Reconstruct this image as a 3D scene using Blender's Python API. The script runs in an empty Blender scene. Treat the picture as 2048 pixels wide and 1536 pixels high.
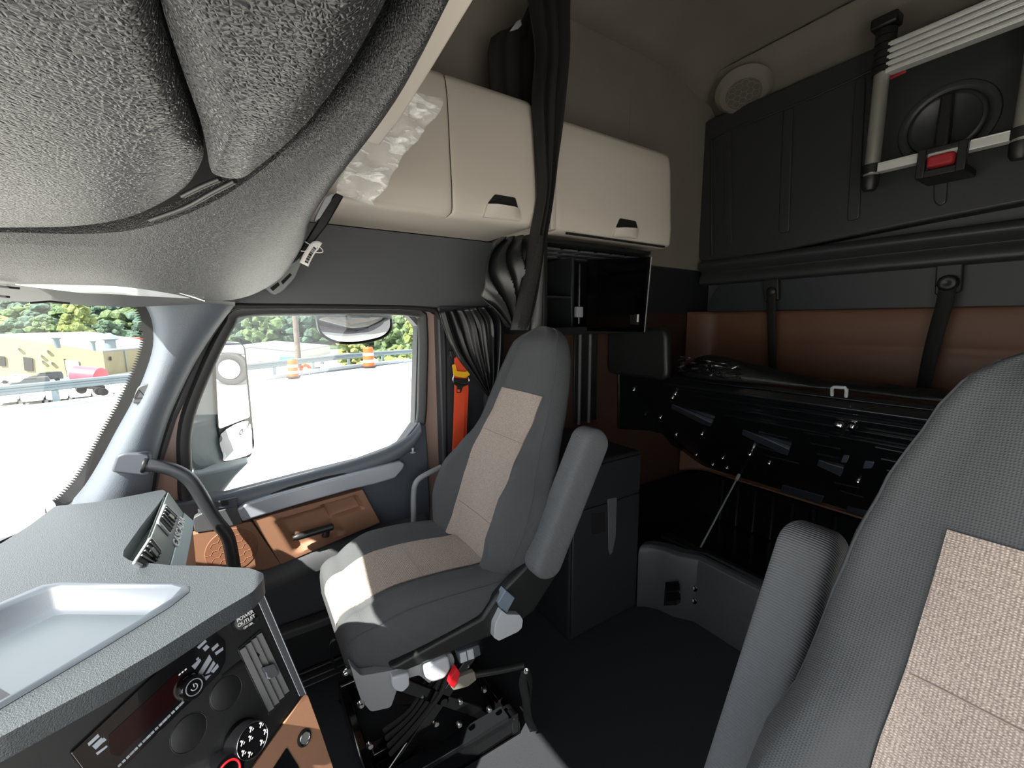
import bpy, bmesh, math, random
from mathutils import Vector, Matrix, noise
from mathutils.geometry import tessellate_polygon
random.seed(7)
scene = bpy.context.scene
COL = scene.collection

# ---------------------------------------------------------------- camera
FPX, CX, CY = 850.0, 1024.0, 768.0
EYE = Vector((0, 0, 1.45))
vX = Vector((465 - CX, CY - 648, FPX)).normalized()
vR = Vector((2345 - CX, CY - 635, FPX)).normalized()
vR = (vR - vX * vX.dot(vR)).normalized()
vY = -vR
vZ = vX.cross(vY)
if vZ.y < 0: vZ = -vZ
RGT = Vector((vX.x, vY.x, vZ.x)); UPV = Vector((vX.y, vY.y, vZ.y)); FWD = Vector((vX.z, vY.z, vZ.z))
cam_data = bpy.data.cameras.new('camera')
cam_data.sensor_width = 36.0; cam_data.lens = FPX / 2048 * 36.0
cam_data.clip_start = 0.02; cam_data.clip_end = 1500
cam = bpy.data.objects.new('camera', cam_data); COL.objects.link(cam)
rot = Matrix((RGT, UPV, -FWD)).transposed()
cam.matrix_world = Matrix.Translation(EYE) @ rot.to_4x4()
scene.camera = cam

# ---------------------------------------------------------------- light and exposure
scene.view_settings.view_transform = 'Standard'
scene.view_settings.look = 'None'
scene.view_settings.gamma = 1.0
scene.view_settings.exposure = 1.0
wd = bpy.data.worlds.new('world'); scene.world = wd; wd.use_nodes = True
wn = wd.node_tree.nodes; wl = wd.node_tree.links
bg = wn['Background']; bg.inputs['Color'].default_value = (0.95, 0.97, 1.0, 1); bg.inputs['Strength'].default_value = 1.7
sun_d = bpy.data.lights.new('sun', 'SUN'); sun_d.energy = 11.0; sun_d.angle = 0.01; sun_d.color = (1.0, 0.95, 0.86)
sun = bpy.data.objects.new('sun', sun_d); COL.objects.link(sun)
SUN_TO = Vector((-0.28, 0.65, 0.76)).normalized()
sun.rotation_euler = SUN_TO.to_track_quat('Z', 'Y').to_euler()
sun.location = (0, 10, 20)

# ---------------------------------------------------------------- pixel to place
def ray(px, py): return (RGT * (px - CX) + UPV * (CY - py) + FWD * FPX).normalized()
def W(px, py, X=None, Y=None, Z=None, d=None, pl=None):
    r = ray(px, py)
    if X is not None: t = (X - EYE.x) / r.x
    elif Y is not None: t = (Y - EYE.y) / r.y
    elif Z is not None: t = (Z - EYE.z) / r.z
    elif pl is not None: t = (pl[0] - EYE).dot(pl[1]) / r.dot(pl[1])
    else: t = d
    return EYE + r * t
def WW(pts, **k): return [W(p[0], p[1], **k) for p in pts]
def plane3(a, b, c):
    n = (b - a).cross(c - a).normalized()
    if n.dot(EYE - a) < 0: n = -n
    return (a, n)
def off(pl, h): return (pl[0] + pl[1] * h, pl[1])

# ---------------------------------------------------------------- materials
def srgb(c):
    if isinstance(c, str): c = [int(c[i:i + 2], 16) / 255 for i in (0, 2, 4)]
    return tuple((v / 12.92 if v <= 0.04045 else ((v + 0.055) / 1.055) ** 2.4) for v in c) + (1.0,)
def M(name, col, rough=0.6, metal=0.0, bump=0.0, scale=200.0, kind='noise', var=0.0, vscale=None, spec=0.5, dist=0.002, stretch=(1, 1, 1), col2=None, emit=0.0, coat=0.0):
    m = bpy.data.materials.new(name); m.use_nodes = True
    nt = m.node_tree; N = nt.nodes; L = nt.links
    b = N['Principled BSDF']
    c = srgb(col)
    b.inputs['Base Color'].default_value = c
    b.inputs['Roughness'].default_value = rough; b.inputs['Metallic'].default_value = metal
    b.inputs['Specular IOR Level'].default_value = spec
    b.inputs['Coat Weight'].default_value = coat
    if emit: b.inputs['Emission Color'].default_value = c; b.inputs['Emission Strength'].default_value = emit
    tc = N.new('ShaderNodeTexCoord'); mp = N.new('ShaderNodeMapping'); mp.inputs['Scale'].default_value = stretch
    if kind in ('weave', 'rib'): mp.inputs['Rotation'].default_value = (-math.pi / 4, 0, 0)
    L.new(tc.outputs['Object'], mp.inputs['Vector'])
    if kind == 'noise':
        t = N.new('ShaderNodeTexNoise'); t.inputs['Scale'].default_value = scale; t.inputs['Detail'].default_value = 3; fac = t.outputs['Fac']
    elif kind == 'leather':
        t = N.new('ShaderNodeTexVoronoi'); t.feature = 'DISTANCE_TO_EDGE'; t.inputs['Scale'].default_value = scale
        nz = N.new('ShaderNodeTexNoise'); nz.inputs['Scale'].default_value = scale * .5
        ma = N.new('ShaderNodeMixRGB'); ma.blend_type = 'LINEAR_LIGHT'; ma.inputs['Fac'].default_value = 0.0045
        L.new(mp.outputs['Vector'], ma.inputs['Color1']); L.new(mp.outputs['Vector'], nz.inputs['Vector']); L.new(nz.outputs['Color'], ma.inputs['Color2'])
        L.new(ma.outputs['Color'], t.inputs['Vector'])
        r = N.new('ShaderNodeMapRange'); r.inputs['From Max'].default_value = 0.28; r.interpolation_type = 'SMOOTHSTEP'
        L.new(t.outputs['Distance'], r.inputs['Value']); fac = r.outputs['Result']
    elif kind == 'rib':
        t = N.new('ShaderNodeTexWave'); t.bands_direction = 'Z'; t.inputs['Scale'].default_value = scale; t.inputs['Distortion'].default_value = .3; fac = t.outputs['Fac']
    elif kind == 'weave':
        t = N.new('ShaderNodeTexWave'); t.bands_direction = 'Z'; t.inputs['Scale'].default_value = scale; t.inputs['Distortion'].default_value = 1.5
        t2 = N.new('ShaderNodeTexWave'); t2.bands_direction = 'X'; t2.inputs['Scale'].default_value = scale; t2.inputs['Distortion'].default_value = 1.5
        L.new(mp.outputs['Vector'], t2.inputs['Vector'])
        mu = N.new('ShaderNodeMath'); mu.operation = 'MULTIPLY'
        L.new(t.outputs['Fac'], mu.inputs[0]); L.new(t2.outputs['Fac'], mu.inputs[1]); fac = mu.outputs[0]; wv = fac
    if kind != 'leather': L.new(mp.outputs['Vector'], t.inputs['Vector'])
    if bump:
        bp = N.new('ShaderNodeBump'); bp.inputs['Strength'].default_value = bump; bp.inputs['Distance'].default_value = dist
        L.new(fac, bp.inputs['Height']); L.new(bp.outputs['Normal'], b.inputs['Normal'])
    if var or col2:
        mx = N.new('ShaderNodeMixRGB'); mx.inputs['Color1'].default_value = c
        c2 = srgb(col2) if col2 else tuple(max(0, v * (1 - var)) for v in c[:3]) + (1,)
        mx.inputs['Color2'].default_value = c2
        f2 = fac
        if vscale:
            t3 = N.new('ShaderNodeTexNoise'); t3.inputs['Scale'].default_value = vscale; t3.inputs['Detail'].default_value = 4
            L.new(mp.outputs['Vector'], t3.inputs['Vector'])
            cr = N.new('ShaderNodeMapRange'); cr.inputs['From Min'].default_value = .35; cr.inputs['From Max'].default_value = .65
            L.new(t3.outputs['Fac'], cr.inputs['Value']); f2 = cr.outputs['Result']
            if kind == 'weave':
                m3 = N.new('ShaderNodeMath'); m3.operation = 'MULTIPLY_ADD'; m3.inputs[1].default_value = -.7; m3.inputs[2].default_value = .55; L.new(fac, m3.inputs[0])
                m4 = N.new('ShaderNodeMath'); m4.operation = 'ADD'; m4.use_clamp = True; m5 = N.new('ShaderNodeMath'); m5.operation = 'MULTIPLY'; m5.inputs[1].default_value = .55
                L.new(f2, m5.inputs[0]); L.new(m3.outputs[0], m4.inputs[0]); L.new(m5.outputs[0], m4.inputs[1]); f2 = m4.outputs[0]
        L.new(f2, mx.inputs['Fac']); L.new(mx.outputs['Color'], b.inputs['Base Color'])
    return m
def glass(name, tint=(1, 1, 1), refl=1.0):
    m = bpy.data.materials.new(name); m.use_nodes = True
    nt = m.node_tree; N = nt.nodes; L = nt.links; N.clear()
    o = N.new('ShaderNodeOutputMaterial'); tr = N.new('ShaderNodeBsdfTransparent'); gl = N.new('ShaderNodeBsdfGlossy')
    tr.inputs['Color'].default_value = tint + (1,); gl.inputs['Roughness'].default_value = 0.02
    fr = N.new('ShaderNodeLayerWeight'); fr.inputs['Blend'].default_value = .5
    pw = N.new('ShaderNodeMath'); pw.operation = 'POWER'; pw.inputs[1].default_value = 5.0
    mu = N.new('ShaderNodeMath'); mu.operation = 'MULTIPLY_ADD'; mu.inputs[1].default_value = .8 * refl; mu.inputs[2].default_value = .035 * refl
    mx = N.new('ShaderNodeMixShader')
    L.new(fr.outputs['Facing'], pw.inputs[0]); L.new(pw.outputs[0], mu.inputs[0]); L.new(mu.outputs[0], mx.inputs['Fac']); L.new(tr.outputs[0], mx.inputs[1]); L.new(gl.outputs[0], mx.inputs[2]); L.new(mx.outputs[0], o.inputs['Surface'])
    return m
MT = dict(
    leather=M('console_leather', '2b2c2e', .36, bump=.8, scale=175, kind='leather', dist=.0022, stretch=(1.2, 1, 1)),
    rim=M('console_rim', '27282a', .42, bump=.8, scale=240, kind='leather', dist=.0018, stretch=(1.3, 1, 1)),
    dash=M('dash_vinyl', '3c4145', .42, bump=.8, scale=520, kind='noise', dist=.0022),
    tray=M('tray_plastic', '485056', .3, bump=.15, scale=500, dist=.0005),
    panel=M('black_panel', '0e0f10', .5, bump=.12, scale=600, dist=.0004),
    gloss=M('gloss_black', '0c0c0e', .12, coat=.6),
    chrome=M('chrome', 'd8d8d8', .15, metal=1),
    silver=M('silver_plastic', 'a3aab3', .35, metal=.25),
    bluegrey=M('blue_grey_plastic', '98a6ac', .35, metal=.2),
    ventface=M('vent_face', '6f7878', .5, bump=.1, scale=500, dist=.0004),
    trim=M('dark_trim', '4b4d50', .55, bump=.15, scale=420, dist=.0006),
    trim2=M('dark_trim_blue', '454a52', .5, bump=.12, scale=400, dist=.0006),
    black=M('black_plastic', '191a1b', .45),
    rubber=M('black_rubber', '151515', .65),
    brown=M('brown_leather', '8c664f', .5, bump=.2, scale=500, kind='leather', dist=.0005),
    orange=M('sleeper_brown_vinyl', '6b4a38', .5, bump=.2, scale=400, kind='leather', dist=.0005),
    paint=M('door_paint', '9d8479', .35, coat=.3),
    fabric=M('seat_charcoal', '4b4d4f', .9, bump=.5, scale=95, kind='weave', dist=.0015, spec=.2),
    fabric_side=M('seat_side', '45484b', .9, bump=.25, scale=300, dist=.0008, spec=.2),
    insert=M('seat_tweed', 'c6b8ad', .95, bump=.5, scale=84, kind='weave', dist=.0015, col2='7b706a', vscale=380, stretch=(1, 1, 1.5), spec=.1),
    cream=M('cabinet_cream', 'c2bab0', .55, bump=.06, scale=500, dist=.0004),
    ceil=M('headliner', '7e786f', .9, bump=.1, scale=300, dist=.0006, var=.12, vscale=3),
    carpet=M('floor_mat', '202328', .8, bump=.5, scale=240, dist=.001, var=.25, vscale=300),
    curtain=M('black_curtain', '17181a', .38, bump=.1, scale=60, dist=.002),
    curtain2=M('black_curtain_top', '131314', .7),
    sleeve=M('pillar_sleeve', '5c5c5c', .5),
    bunkblack=M('rear_black_panel', '2d2f31', .45, bump=.1, scale=300, dist=.0008),
    steel=M('black_steel', '191b1e', .28, metal=.3, coat=.4),
    alu=M('aluminium', 'e6e6e2', .35, metal=.4),
    red=M('red_strap', 'a02028', .6),
    redb=M('red_button', 'd01822', .4),
    belt=M('orange_belt', 'e5502a', .6, bump=.3, scale=500, kind='rib', dist=.0005),
    yellow=M('yellow_clip', 'e8b01c', .5),
    greyp=M('grey_plastic', '8a8c8f', .5),
    lgrey=M('light_grey_plastic', 'b4b8bd', .45),
    white=M('white_print', 'e8e8e8', .6),
    tag=M('tag_paper', 'f0ecea', .7),
    sheet=M('side_wall_grey', '55575b', .6, bump=.1, scale=300, dist=.0006),
    strap=M('black_strap', '151617', .8, bump=.3, scale=300, kind='rib', dist=.0005),
    mirror=M('mirror_glass', 'f2f2f2', .01, metal=1),
    mhouse=M('mirror_housing', '70787c', .5),
    dark=M('dark_hole', '060606', .8),
    darkplast=M('dark_cabinet', '222427', .5, bump=.08, scale=300, dist=.0005),
    basegrey=M('base_grey', '3b3e41', .5, bump=.08, scale=300, dist=.0005),
)
MT['wglass'] = glass('window_glass', (.96, .98, .98), 1.0)

# ---------------------------------------------------------------- object helpers
def tag(o, label=None, cat=None, group=None, kind=None):
    if label: o['label'] = label
    if cat: o['category'] = cat
    if group: o['group'] = group
    if kind: o['kind'] = kind
    return o
def empty(name, loc, label=None, cat=None, group=None, kind=None):
    o = bpy.data.objects.new(name, None); COL.objects.link(o); o.location = loc; o.empty_display_size = .05
    return tag(o, label, cat, group, kind)
def wloc(o):
    v = Vector((0, 0, 0))
    while o is not None: v = v + Vector(o.location); o = o.parent
    return v
def mk(name, verts, faces, mat, parent=None, smooth=False, bevel=0, seg=2, sub=0, solid=0, soff=-1, angle=30):
    me = bpy.data.meshes.new(name)
    base = wloc(parent) if parent is not None else Vector((0, 0, 0))
    me.from_pydata([tuple(Vector(v) - base) for v in verts], [], faces)
    bm = bmesh.new(); bm.from_mesh(me); bmesh.ops.remove_doubles(bm, verts=bm.verts, dist=1e-6)
    bmesh.ops.recalc_face_normals(bm, faces=bm.faces); bm.to_mesh(me); bm.free()
    me.materials.append(MT[mat] if isinstance(mat, str) else mat)
    o = bpy.data.objects.new(name, me); COL.objects.link(o)
    if parent is not None: o.parent = parent
    if solid:
        s = o.modifiers.new('solid', 'SOLIDIFY'); s.thickness = solid; s.offset = soff
    if bevel:
        b = o.modifiers.new('bevel', 'BEVEL'); b.width = bevel; b.segments = seg; b.limit_method = 'ANGLE'; b.angle_limit = math.radians(35)
    if sub:
        s = o.modifiers.new('sub', 'SUBSURF'); s.levels = s.render_levels = sub
    if smooth or bevel or sub:
        for p in me.polygons: p.use_smooth = True
        if not sub and not smooth:
            me.set_sharp_from_angle(angle=math.radians(angle))
        elif smooth and not sub:
            me.set_sharp_from_angle(angle=math.radians(max(angle, 50)))
    return o
def prism_geo(pts, vec, holes=()):
    loops = [list(pts)] + [list(h) for h in holes]
    V = []; F = []
    tris = None
    if holes: tris = tessellate_polygon(loops)
    flat = [p for l in loops for p in l]; n = len(flat)
    V = [Vector(p) for p in flat] + [Vector(p) + vec for p in flat]
    if tris:
        for t in tris: F.append(tuple(t)); F.append(tuple(i + n for i in reversed(t)))
    else:
        F.append(tuple(range(n))); F.append(tuple(range(2 * n - 1, n - 1, -1)))
    s = 0
    for l in loops:
        k = len(l)
        for i in range(k):
            a = s + i; b = s + (i + 1) % k
            F.append((a, b, b + n, a + n))
        s += k
    return V, F
def prism(name, pts, vec, mat, parent=None, holes=(), bevel=0, seg=2, **k):
    V, F = prism_geo(pts, Vector(vec), holes)
    return mk(name, V, F, mat, parent, bevel=bevel, seg=seg, **k)
def rnd(pts, r, n=4):
    """round the corners of a closed planar polygon"""
    out = []; N = len(pts); pts = [Vector(p) for p in pts]
    for i in range(N):
        a, b, c = pts[i - 1], pts[i], pts[(i + 1) % N]
        u, v = a - b, c - b
        q = min(r[i] if isinstance(r, (list, tuple)) else r, u.length * .45, v.length * .45)
        if q < 1e-5: out.append(b); continue
        p0 = b + u.normalized() * q; p1 = b + v.normalized() * q
        for j in range(n + 1):
            t = j / n
            out.append(p0 * (1 - t) ** 2 + b * 2 * t * (1 - t) + p1 * t * t)
    return out
def cat(pts, n=6, closed=False):
    pts = [Vector(p) for p in pts]; out = []; N = len(pts)
    rng = range(N) if closed else range(N - 1)
    for i in rng:
        if closed: p0, p1, p2, p3 = pts[i - 1], pts[i], pts[(i + 1) % N], pts[(i + 2) % N]
        else: p0, p1, p2, p3 = pts[max(i - 1, 0)], pts[i], pts[i + 1], pts[min(i + 2, N - 1)]
        for j in range(n):
            t = j / n
            out.append(.5 * ((2 * p1) + (p2 - p0) * t + (2 * p0 - 5 * p1 + 4 * p2 - p3) * t * t + (3 * p1 - p0 - 3 * p2 + p3) * t ** 3))
    if not closed: out.append(pts[-1])
    return out
def resample(pts, n):
    pts = [Vector(p) for p in pts]; L = [0]
    for i in range(1, len(pts)): L.append(L[-1] + (pts[i] - pts[i - 1]).length)
    out = []; j = 0
    for i in range(n):
        t = L[-1] * i / (n - 1)
        while j < len(L) - 2 and L[j + 1] < t: j += 1
        q = (t - L[j]) / max(L[j + 1] - L[j], 1e-9)
        out.append(pts[j].lerp(pts[j + 1], min(max(q, 0), 1)))
    return out
def plate(name, px, mat, thick=.02, parent=None, r=0, holes=(), bevel=0, seg=2, toward=False, sm=0, **k):
    """polygon on a plane, with real thickness behind it; px pairs are rays to the plane"""
    q = [Vector((p[0], p[1], 0)) for p in px]
    pts = WW(q, **k)
    if sm: pts = cat(pts, sm, True)
    if r: pts = rnd(pts, r)
    hs = []
    for h in holes:
        hp = WW(h, **k); hs.append(rnd(hp, r if r else .01) if r else hp)
    if 'X' in k: n = Vector((1, 0, 0))
    elif 'Y' in k: n = Vector((0, -1, 0)) if k['Y'] < 0 else Vector((0, 1, 0))
    elif 'Z' in k: n = Vector((0, 0, -1)) if k['Z'] < EYE.z else Vector((0, 0, 1))
    else: n = -k['pl'][1]
    return prism(name, pts, n * (-thick if toward else thick), mat, parent, holes=hs, bevel=bevel, seg=seg)
def box_geo(c, s, R=None):
    V = []
    for dx in (-.5, .5):
        for dy in (-.5, .5):
            for dz in (-.5, .5):
                v = Vector((dx * s[0], dy * s[1], dz * s[2]))
                if R is not None: v = R @ v
                V.append(Vector(c) + v)
    return V, [(0, 1, 3, 2), (4, 6, 7, 5), (0, 4, 5, 1), (2, 3, 7, 6), (0, 2, 6, 4), (1, 5, 7, 3)]
def join(geos):
    V = []; F = []
    for v, f in geos:
        o = len(V); V += list(v); F += [tuple(i + o for i in q) for q in f]
    return V, F
def box(name, lo, hi, mat, parent=None, bevel=0, seg=2, **k):
    c = [(a + b) / 2 for a, b in zip(lo, hi)]; s = [abs(b - a) for a, b in zip(lo, hi)]
    V, F = box_geo(c, s); return mk(name, V, F, mat, parent, bevel=bevel, seg=seg, **k)
def bx(lo, hi):
    return box_geo([(a + b) / 2 for a, b in zip(lo, hi)], [abs(b - a) for a, b in zip(lo, hi)])
def frame_of(d):
    d = d.normalized(); a = Vector((0, 0, 1)) if abs(d.z) < .9 else Vector((1, 0, 0))
    u = d.cross(a).normalized(); return u, d.cross(u).normalized()
def tube_geo(pts, r, seg=12, closed=False, flat=None):
    pts = [Vector(p) for p in pts]; n = len(pts); V = []; F = []
    u = None
    for i, p in enumerate(pts):
        if closed: t = (pts[(i + 1) % n] - pts[i - 1])
        else: t = pts[min(i + 1, n - 1)] - pts[max(i - 1, 0)]
        t.normalize()
        if u is None: u, v = frame_of(t)
        else:
            u = (u - t * u.dot(t)).normalized(); v = t.cross(u)
        rr = r[i] if isinstance(r, (list, tuple)) else r
        for k in range(seg):
            a = 2 * math.pi * k / seg
            V.append(p + u * math.cos(a) * rr + v * math.sin(a) * rr)
    for i in range(n if closed else n - 1):
        for k in range(seg):
            a = i * seg + k; b = i * seg + (k + 1) % seg
            c = ((i + 1) % n) * seg + (k + 1) % seg; d = ((i + 1) % n) * seg + k
            F.append((a, b, c, d))
    if not closed:
        F.append(tuple(range(seg - 1, -1, -1))); F.append(tuple(range((n - 1) * seg, n * seg)))
    return V, F
def tube(name, pts, r, mat, parent=None, seg=12, closed=False):
    V, F = tube_geo(pts, r, seg, closed); return mk(name, V, F, mat, parent, smooth=True)
def loft_geo(rows, closed=False, caps=False):
    m = len(rows[0]); V = [p for r in rows for p in r]; F = []
    for i in range(len(rows) - 1):
        for j in range(m if closed else m - 1):
            a = i * m + j; b = i * m + (j + 1) % m
            F.append((a, b, b + m, a + m))
    if caps:
        F.append(tuple(range(m - 1, -1, -1))); F.append(tuple(range((len(rows) - 1) * m, len(rows) * m)))
    return V, F
def loft(name, rows, mat, parent=None, closed=False, caps=False, **k):
    V, F = loft_geo(rows, closed, caps); k.setdefault('smooth', True)
    return mk(name, V, F, mat, parent, **k)
def disc_pts(c, n, r, seg=24, u=None, ry=None):
    n = n.normalized()
    if u is None: u, v = frame_of(n)
    else: u = (u - n * u.dot(n)).normalized(); v = n.cross(u)
    ry = ry or r
    return [c + u * math.cos(2 * math.pi * k / seg) * r + v * math.sin(2 * math.pi * k / seg) * ry for k in range(seg)]
def lathe(name, c, n, prof, mat, parent=None, seg=24, **k):
    """prof: list of (radius, height along n)"""
    n = n.normalized(); rows = [disc_pts(c + n * h, n, max(r, 1e-4), seg) for r, h in prof]
    return loft(name, rows, mat, parent, closed=True, caps=True, **k)
def text(name, s, o, u, v, size, mat, parent=None, extrude=.0006, align='LEFT', bold=0.0, fit=None):
    cu = bpy.data.curves.new(name, 'FONT'); cu.body = s; cu.size = size; cu.extrude = extrude; cu.align_x = align; cu.align_y = 'CENTER'; cu.offset = bold
    cu.materials.append(MT[mat] if isinstance(mat, str) else mat)
    ob = bpy.data.objects.new(name, cu); COL.objects.link(ob)
    u = u.normalized(); n = u.cross(v).normalized(); v = n.cross(u)
    base = wloc(parent) if parent is not None else Vector((0, 0, 0))
    m = Matrix((u, v, n)).transposed().to_4x4(); m.translation = Vector(o) - base
    ob.matrix_local = m
    dg = bpy.context.evaluated_depsgraph_get()
    me = bpy.data.meshes.new_from_object(ob.evaluated_get(dg)); mm = ob.matrix_local.copy()
    bpy.data.objects.remove(ob); mo = bpy.data.objects.new(name, me); COL.objects.link(mo)
    if not me.materials: me.materials.append(MT[mat] if isinstance(mat, str) else mat)
    if fit:
        w_ = max(v.co.x for v in me.vertices) - min(v.co.x for v in me.vertices)
        for v in me.vertices: v.co.x *= fit / w_
    mo.matrix_local = mm
    if parent is not None: mo.parent = parent; mo.matrix_local = mm
    return mo
def lerp(a, b, t): return a + (b - a) * t
def sst(t): t = max(0, min(1, t)); return t * t * (3 - 2 * t)
def interp(tab, x):
    if x <= tab[0][0]: return tab[0][1]
    for (a, va), (b, vb) in zip(tab, tab[1:]):
        if x <= b: return lerp(va, vb, sst((x - a) / (b - a)) * .5 + .5 * (x - a) / (b - a))
    return tab[-1][1]

# ================================================================ THE SETTING
XW = 1.88
# floor
prism('floor', [(-.62, .9, 0), (1.98, .9, 0), (1.98, -3.0, 0), (-.62, -3.0, 0)], (0, 0, -.06), 'carpet').__setitem__('kind', 'structure')
# outer side wall with the opening of the door glass
win = [(500, 632), (818, 630), (838, 652), (832, 850), (800, 895), (720, 925), (600, 955), (449, 995), (385, 1000), (378, 940), (380, 850), (415, 745), (470, 650)]
winW = [W(a, b, X=1.92) for a, b in win]
wall = prism('wall_right', [(1.94, .30, -.1), (1.94, -3.0, -.1), (1.94, -3.0, 3.2), (1.94, .0, 3.2), (1.94, .16, 1.75), (1.94, .16, 1.53), (1.94, .30, 1.3), (1.94, .42, 1.02), (1.94, .42, .9)], (.06, 0, 0), 'sheet',
             holes=[[Vector((1.94, p.y, p.z)) for p in winW]]); tag(wall, kind='structure')
# rear wall, left sleeper wall, firewall
box('wall_rear', (-.62, -3.04, -.05), (1.98, -2.96, 3.2), 'sheet')['kind'] = 'structure'
box('wall_left', (-.68, -3.0, -.05), (-.62, -.95, 3.2), 'sheet')['kind'] = 'structure'
box('trim_1', (-.68, -.95, 1.78), (-.62, .5, 3.2), 'sheet')['kind'] = 'structure'
box('wall_front', (-.62, .62, -.05), (1.9, .68, .8), 'trim')['kind'] = 'structure'
# sleeper side lining: cream above, brown vinyl lower
def strip_yz(name, x, pts, mat, th=.03, **k):
    o = prism(name, [(x, a, b) for a, b in pts], (th, 0, 0), mat, **k); o['kind'] = 'structure'; return o
strip_yz('trim_2', 1.88, [(.14, 1.84), (-2.96, 1.80), (-2.96, 3.15), (.14, 3.15)], 'ceil')
strip_yz('trim_3', 1.89, [(-1.15, 1.5), (-2.96, 1.5), (-2.96, 1.80), (-1.15, 1.80)], 'darkplast')
strip_yz('trim_4', 1.885, [(-1.15, .3), (-2.96, .3), (-2.96, 1.5), (-1.15, 1.5)], M('side_brown_shaded', '3d2a21', .55, bump=.2, scale=400, kind='leather', dist=.0005))  # same brown vinyl as the back panel, shade painted in as a darker colour
# dark panel above the door
o = prism('trim_5', rnd([(1.86, .16, 1.522), (1.86, -1.2, 1.518), (1.86, -1.2, 1.85), (1.86, .16, 1.85)], .01), (.06, 0, 0), 'trim', bevel=.006); o['kind'] = 'structure'
# ceiling: high roof, coved to rear and side
rows = []
for i in range(15):
    y = lerp(.75, -2.98, i / 14)
    zc = 3.12 - .13 * sst((-y - 2.35) / .6) - .55 * sst((y + .35) / .9)
    row = []
    for j in range(21):
        x = lerp(-.66, 1.93, j / 20)
        e = abs(x - .635) / 1.295
        row.append(Vector((x, y, zc - .16 * max(0, (e - .72) / .28) ** 2.0)))
    rows.append(row)
cl = loft('ceiling', rows, 'ceil', solid=.05, soff=1); tag(cl, kind='structure')
# roof over the windscreen (outside skin)
prism('trim_6', [(-.68, .95, 2.02), (1.96, .70, 2.02), (1.96, .1, 2.02), (-.68, .1, 2.02)], (0, 0, .05), 'sheet')['kind'] = 'structure'
box('trim_7', (-.68, .12, 2.02), (1.96, .18, 2.95), 'ceil')['kind'] = 'structure'
# upper rear cove moulding (pale band over the black panel)
rows = []
for (y, z) in [(-2.955, 2.80), (-2.90, 2.84), (-2.86, 2.88), (-2.80, 2.90), (-2.76, 2.93), (-2.74, 2.97), (-2.70, 3.0)]:
    rows.append([Vector((lerp(-.6, 1.92, i / 12), y, z)) for i in range(13)])
o = loft('trim_8', rows, 'ceil', solid=.02, soff=1); o['kind'] = 'structure'
# floor step in the cab: door sill
for k, z in enumerate((0.0, .028, .055)):
    pass
# ---------------------------------------------------------------- windscreen
bot = [(-.55, .42, .90), (0, .74, .90), (.6, .80, .90), (1.2, .70, .90), (1.6, .575, .90), (1.87, .455, .90)]
top = [(-.55, .22, 1.56), (0, .50, 1.60), (.6, .56, 1.61), (1.2, .47, 1.59), (1.6, .36, 1.56), (1.87, .235, 1.53)]
b_ = cat(bot, 5); t_ = cat(top, 5)
rows = [[a.lerp(b, k / 6) for a, b in zip(b_, t_)] for k in range(7)]
o = loft('window_2', rows, MT['wglass']); o['kind'] = 'structure'
o = loft('wall_front.001', [[p + Vector((0, 0, -.01)) for p in t_], [Vector((p.x, p.y + .03, 2.06)) for p in t_]], 'sheet', solid=.02, soff=1); o['kind'] = 'structure'
# black serrated frit along the pillar edge of the windscreen
frit = [(283, 606), (297, 640), (300, 690), (283, 745), (258, 800), (228, 855), (197, 912), (165, 965), (130, 1005), (95, 1035), (55, 1062), (-20, 1098)]
ctr = cat([W(a, b, X=1.86 if b < 1000 else lerp(1.86, 1.5, (b - 1000) / 100)) for a, b in frit], 14)
ctr = resample(ctr, 240)
V = []; F = []
for i, p in enumerate(ctr):
    t = (ctr[min(i + 1, 239)] - ctr[max(i - 1, 0)]).normalized()
    s = Vector((0, t.z, -t.y)).normalized()
    if s.y < 0: s = -s
    wout = .030 if i % 2 else .017
    w0 = -.012
    V += [p + s * wout, p + s * w0, p + s * wout + Vector((.004, 0, 0)), p + s * w0 + Vector((.004, 0, 0))]
for i in range(239):
    a = i * 4; F += [(a, a + 1, a + 5, a + 4), (a + 2, a + 6, a + 7, a + 3), (a, a + 4, a + 6, a + 2), (a + 1, a + 3, a + 7, a + 5)]
o = mk('trim_9', V, F, 'rubber'); o['kind'] = 'structure'
# ---------------------------------------------------------------- A pillar cover (rounded section), textured
pin = [(286, 604), (303, 640), (306, 692), (288, 752), (262, 808), (232, 862), (202, 918), (170, 970), (135, 1012), (118, 1040)]
pout = [(470, 610), (432, 660), (395, 718), (367, 772), (342, 828), (325, 880), (312, 930), (304, 980), (300, 1030), (296, 1070)]
A = cat([W(a, b, X=1.855) for a, b in pin], 4); B = cat([W(a, b, X=1.86) for a, b in pout], 4)
rows = []
for a, b in zip(A, B):
    row = []
    for j in range(13):
        t = j / 12
        q = a.lerp(b, t); q = q + Vector((-.055 * math.sin(math.pi * min(1, t * 1.0)) ** .6 - .02 * sst(t * 3), 0, 0))
        row.append(q)
    rows.append([a + Vector((.05, 0, 0))] + row + [b + Vector((.05, 0, 0))])
pil = loft('trim_10', rows, M('pillar_vinyl', '565d66', .5, bump=.5, scale=330, dist=.0012)); pil['kind'] = 'structure'
# small triangle emblem on its raised pad
def on_pillar(px, py, h=0.0): return W(px, py, X=1.80 - h)
pad = rnd([on_pillar(*q) for q in [(262, 808), (276, 772), (300, 766), (318, 778), (300, 806)]], .012)
o = prism('airbag_pad', pad, (.03, 0, 0), 'trim', bevel=.006)
tag(o, 'dark raised pad moulded on the windscreen pillar', 'pad')
tri = [on_pillar(*q, h=.001) for q in [(267, 796), (277, 779), (291, 795)]]
tube('triangle_outline', [tri[0], tri[1], tri[2]], .0012, 'rubber', o, seg=6, closed=True)
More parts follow.
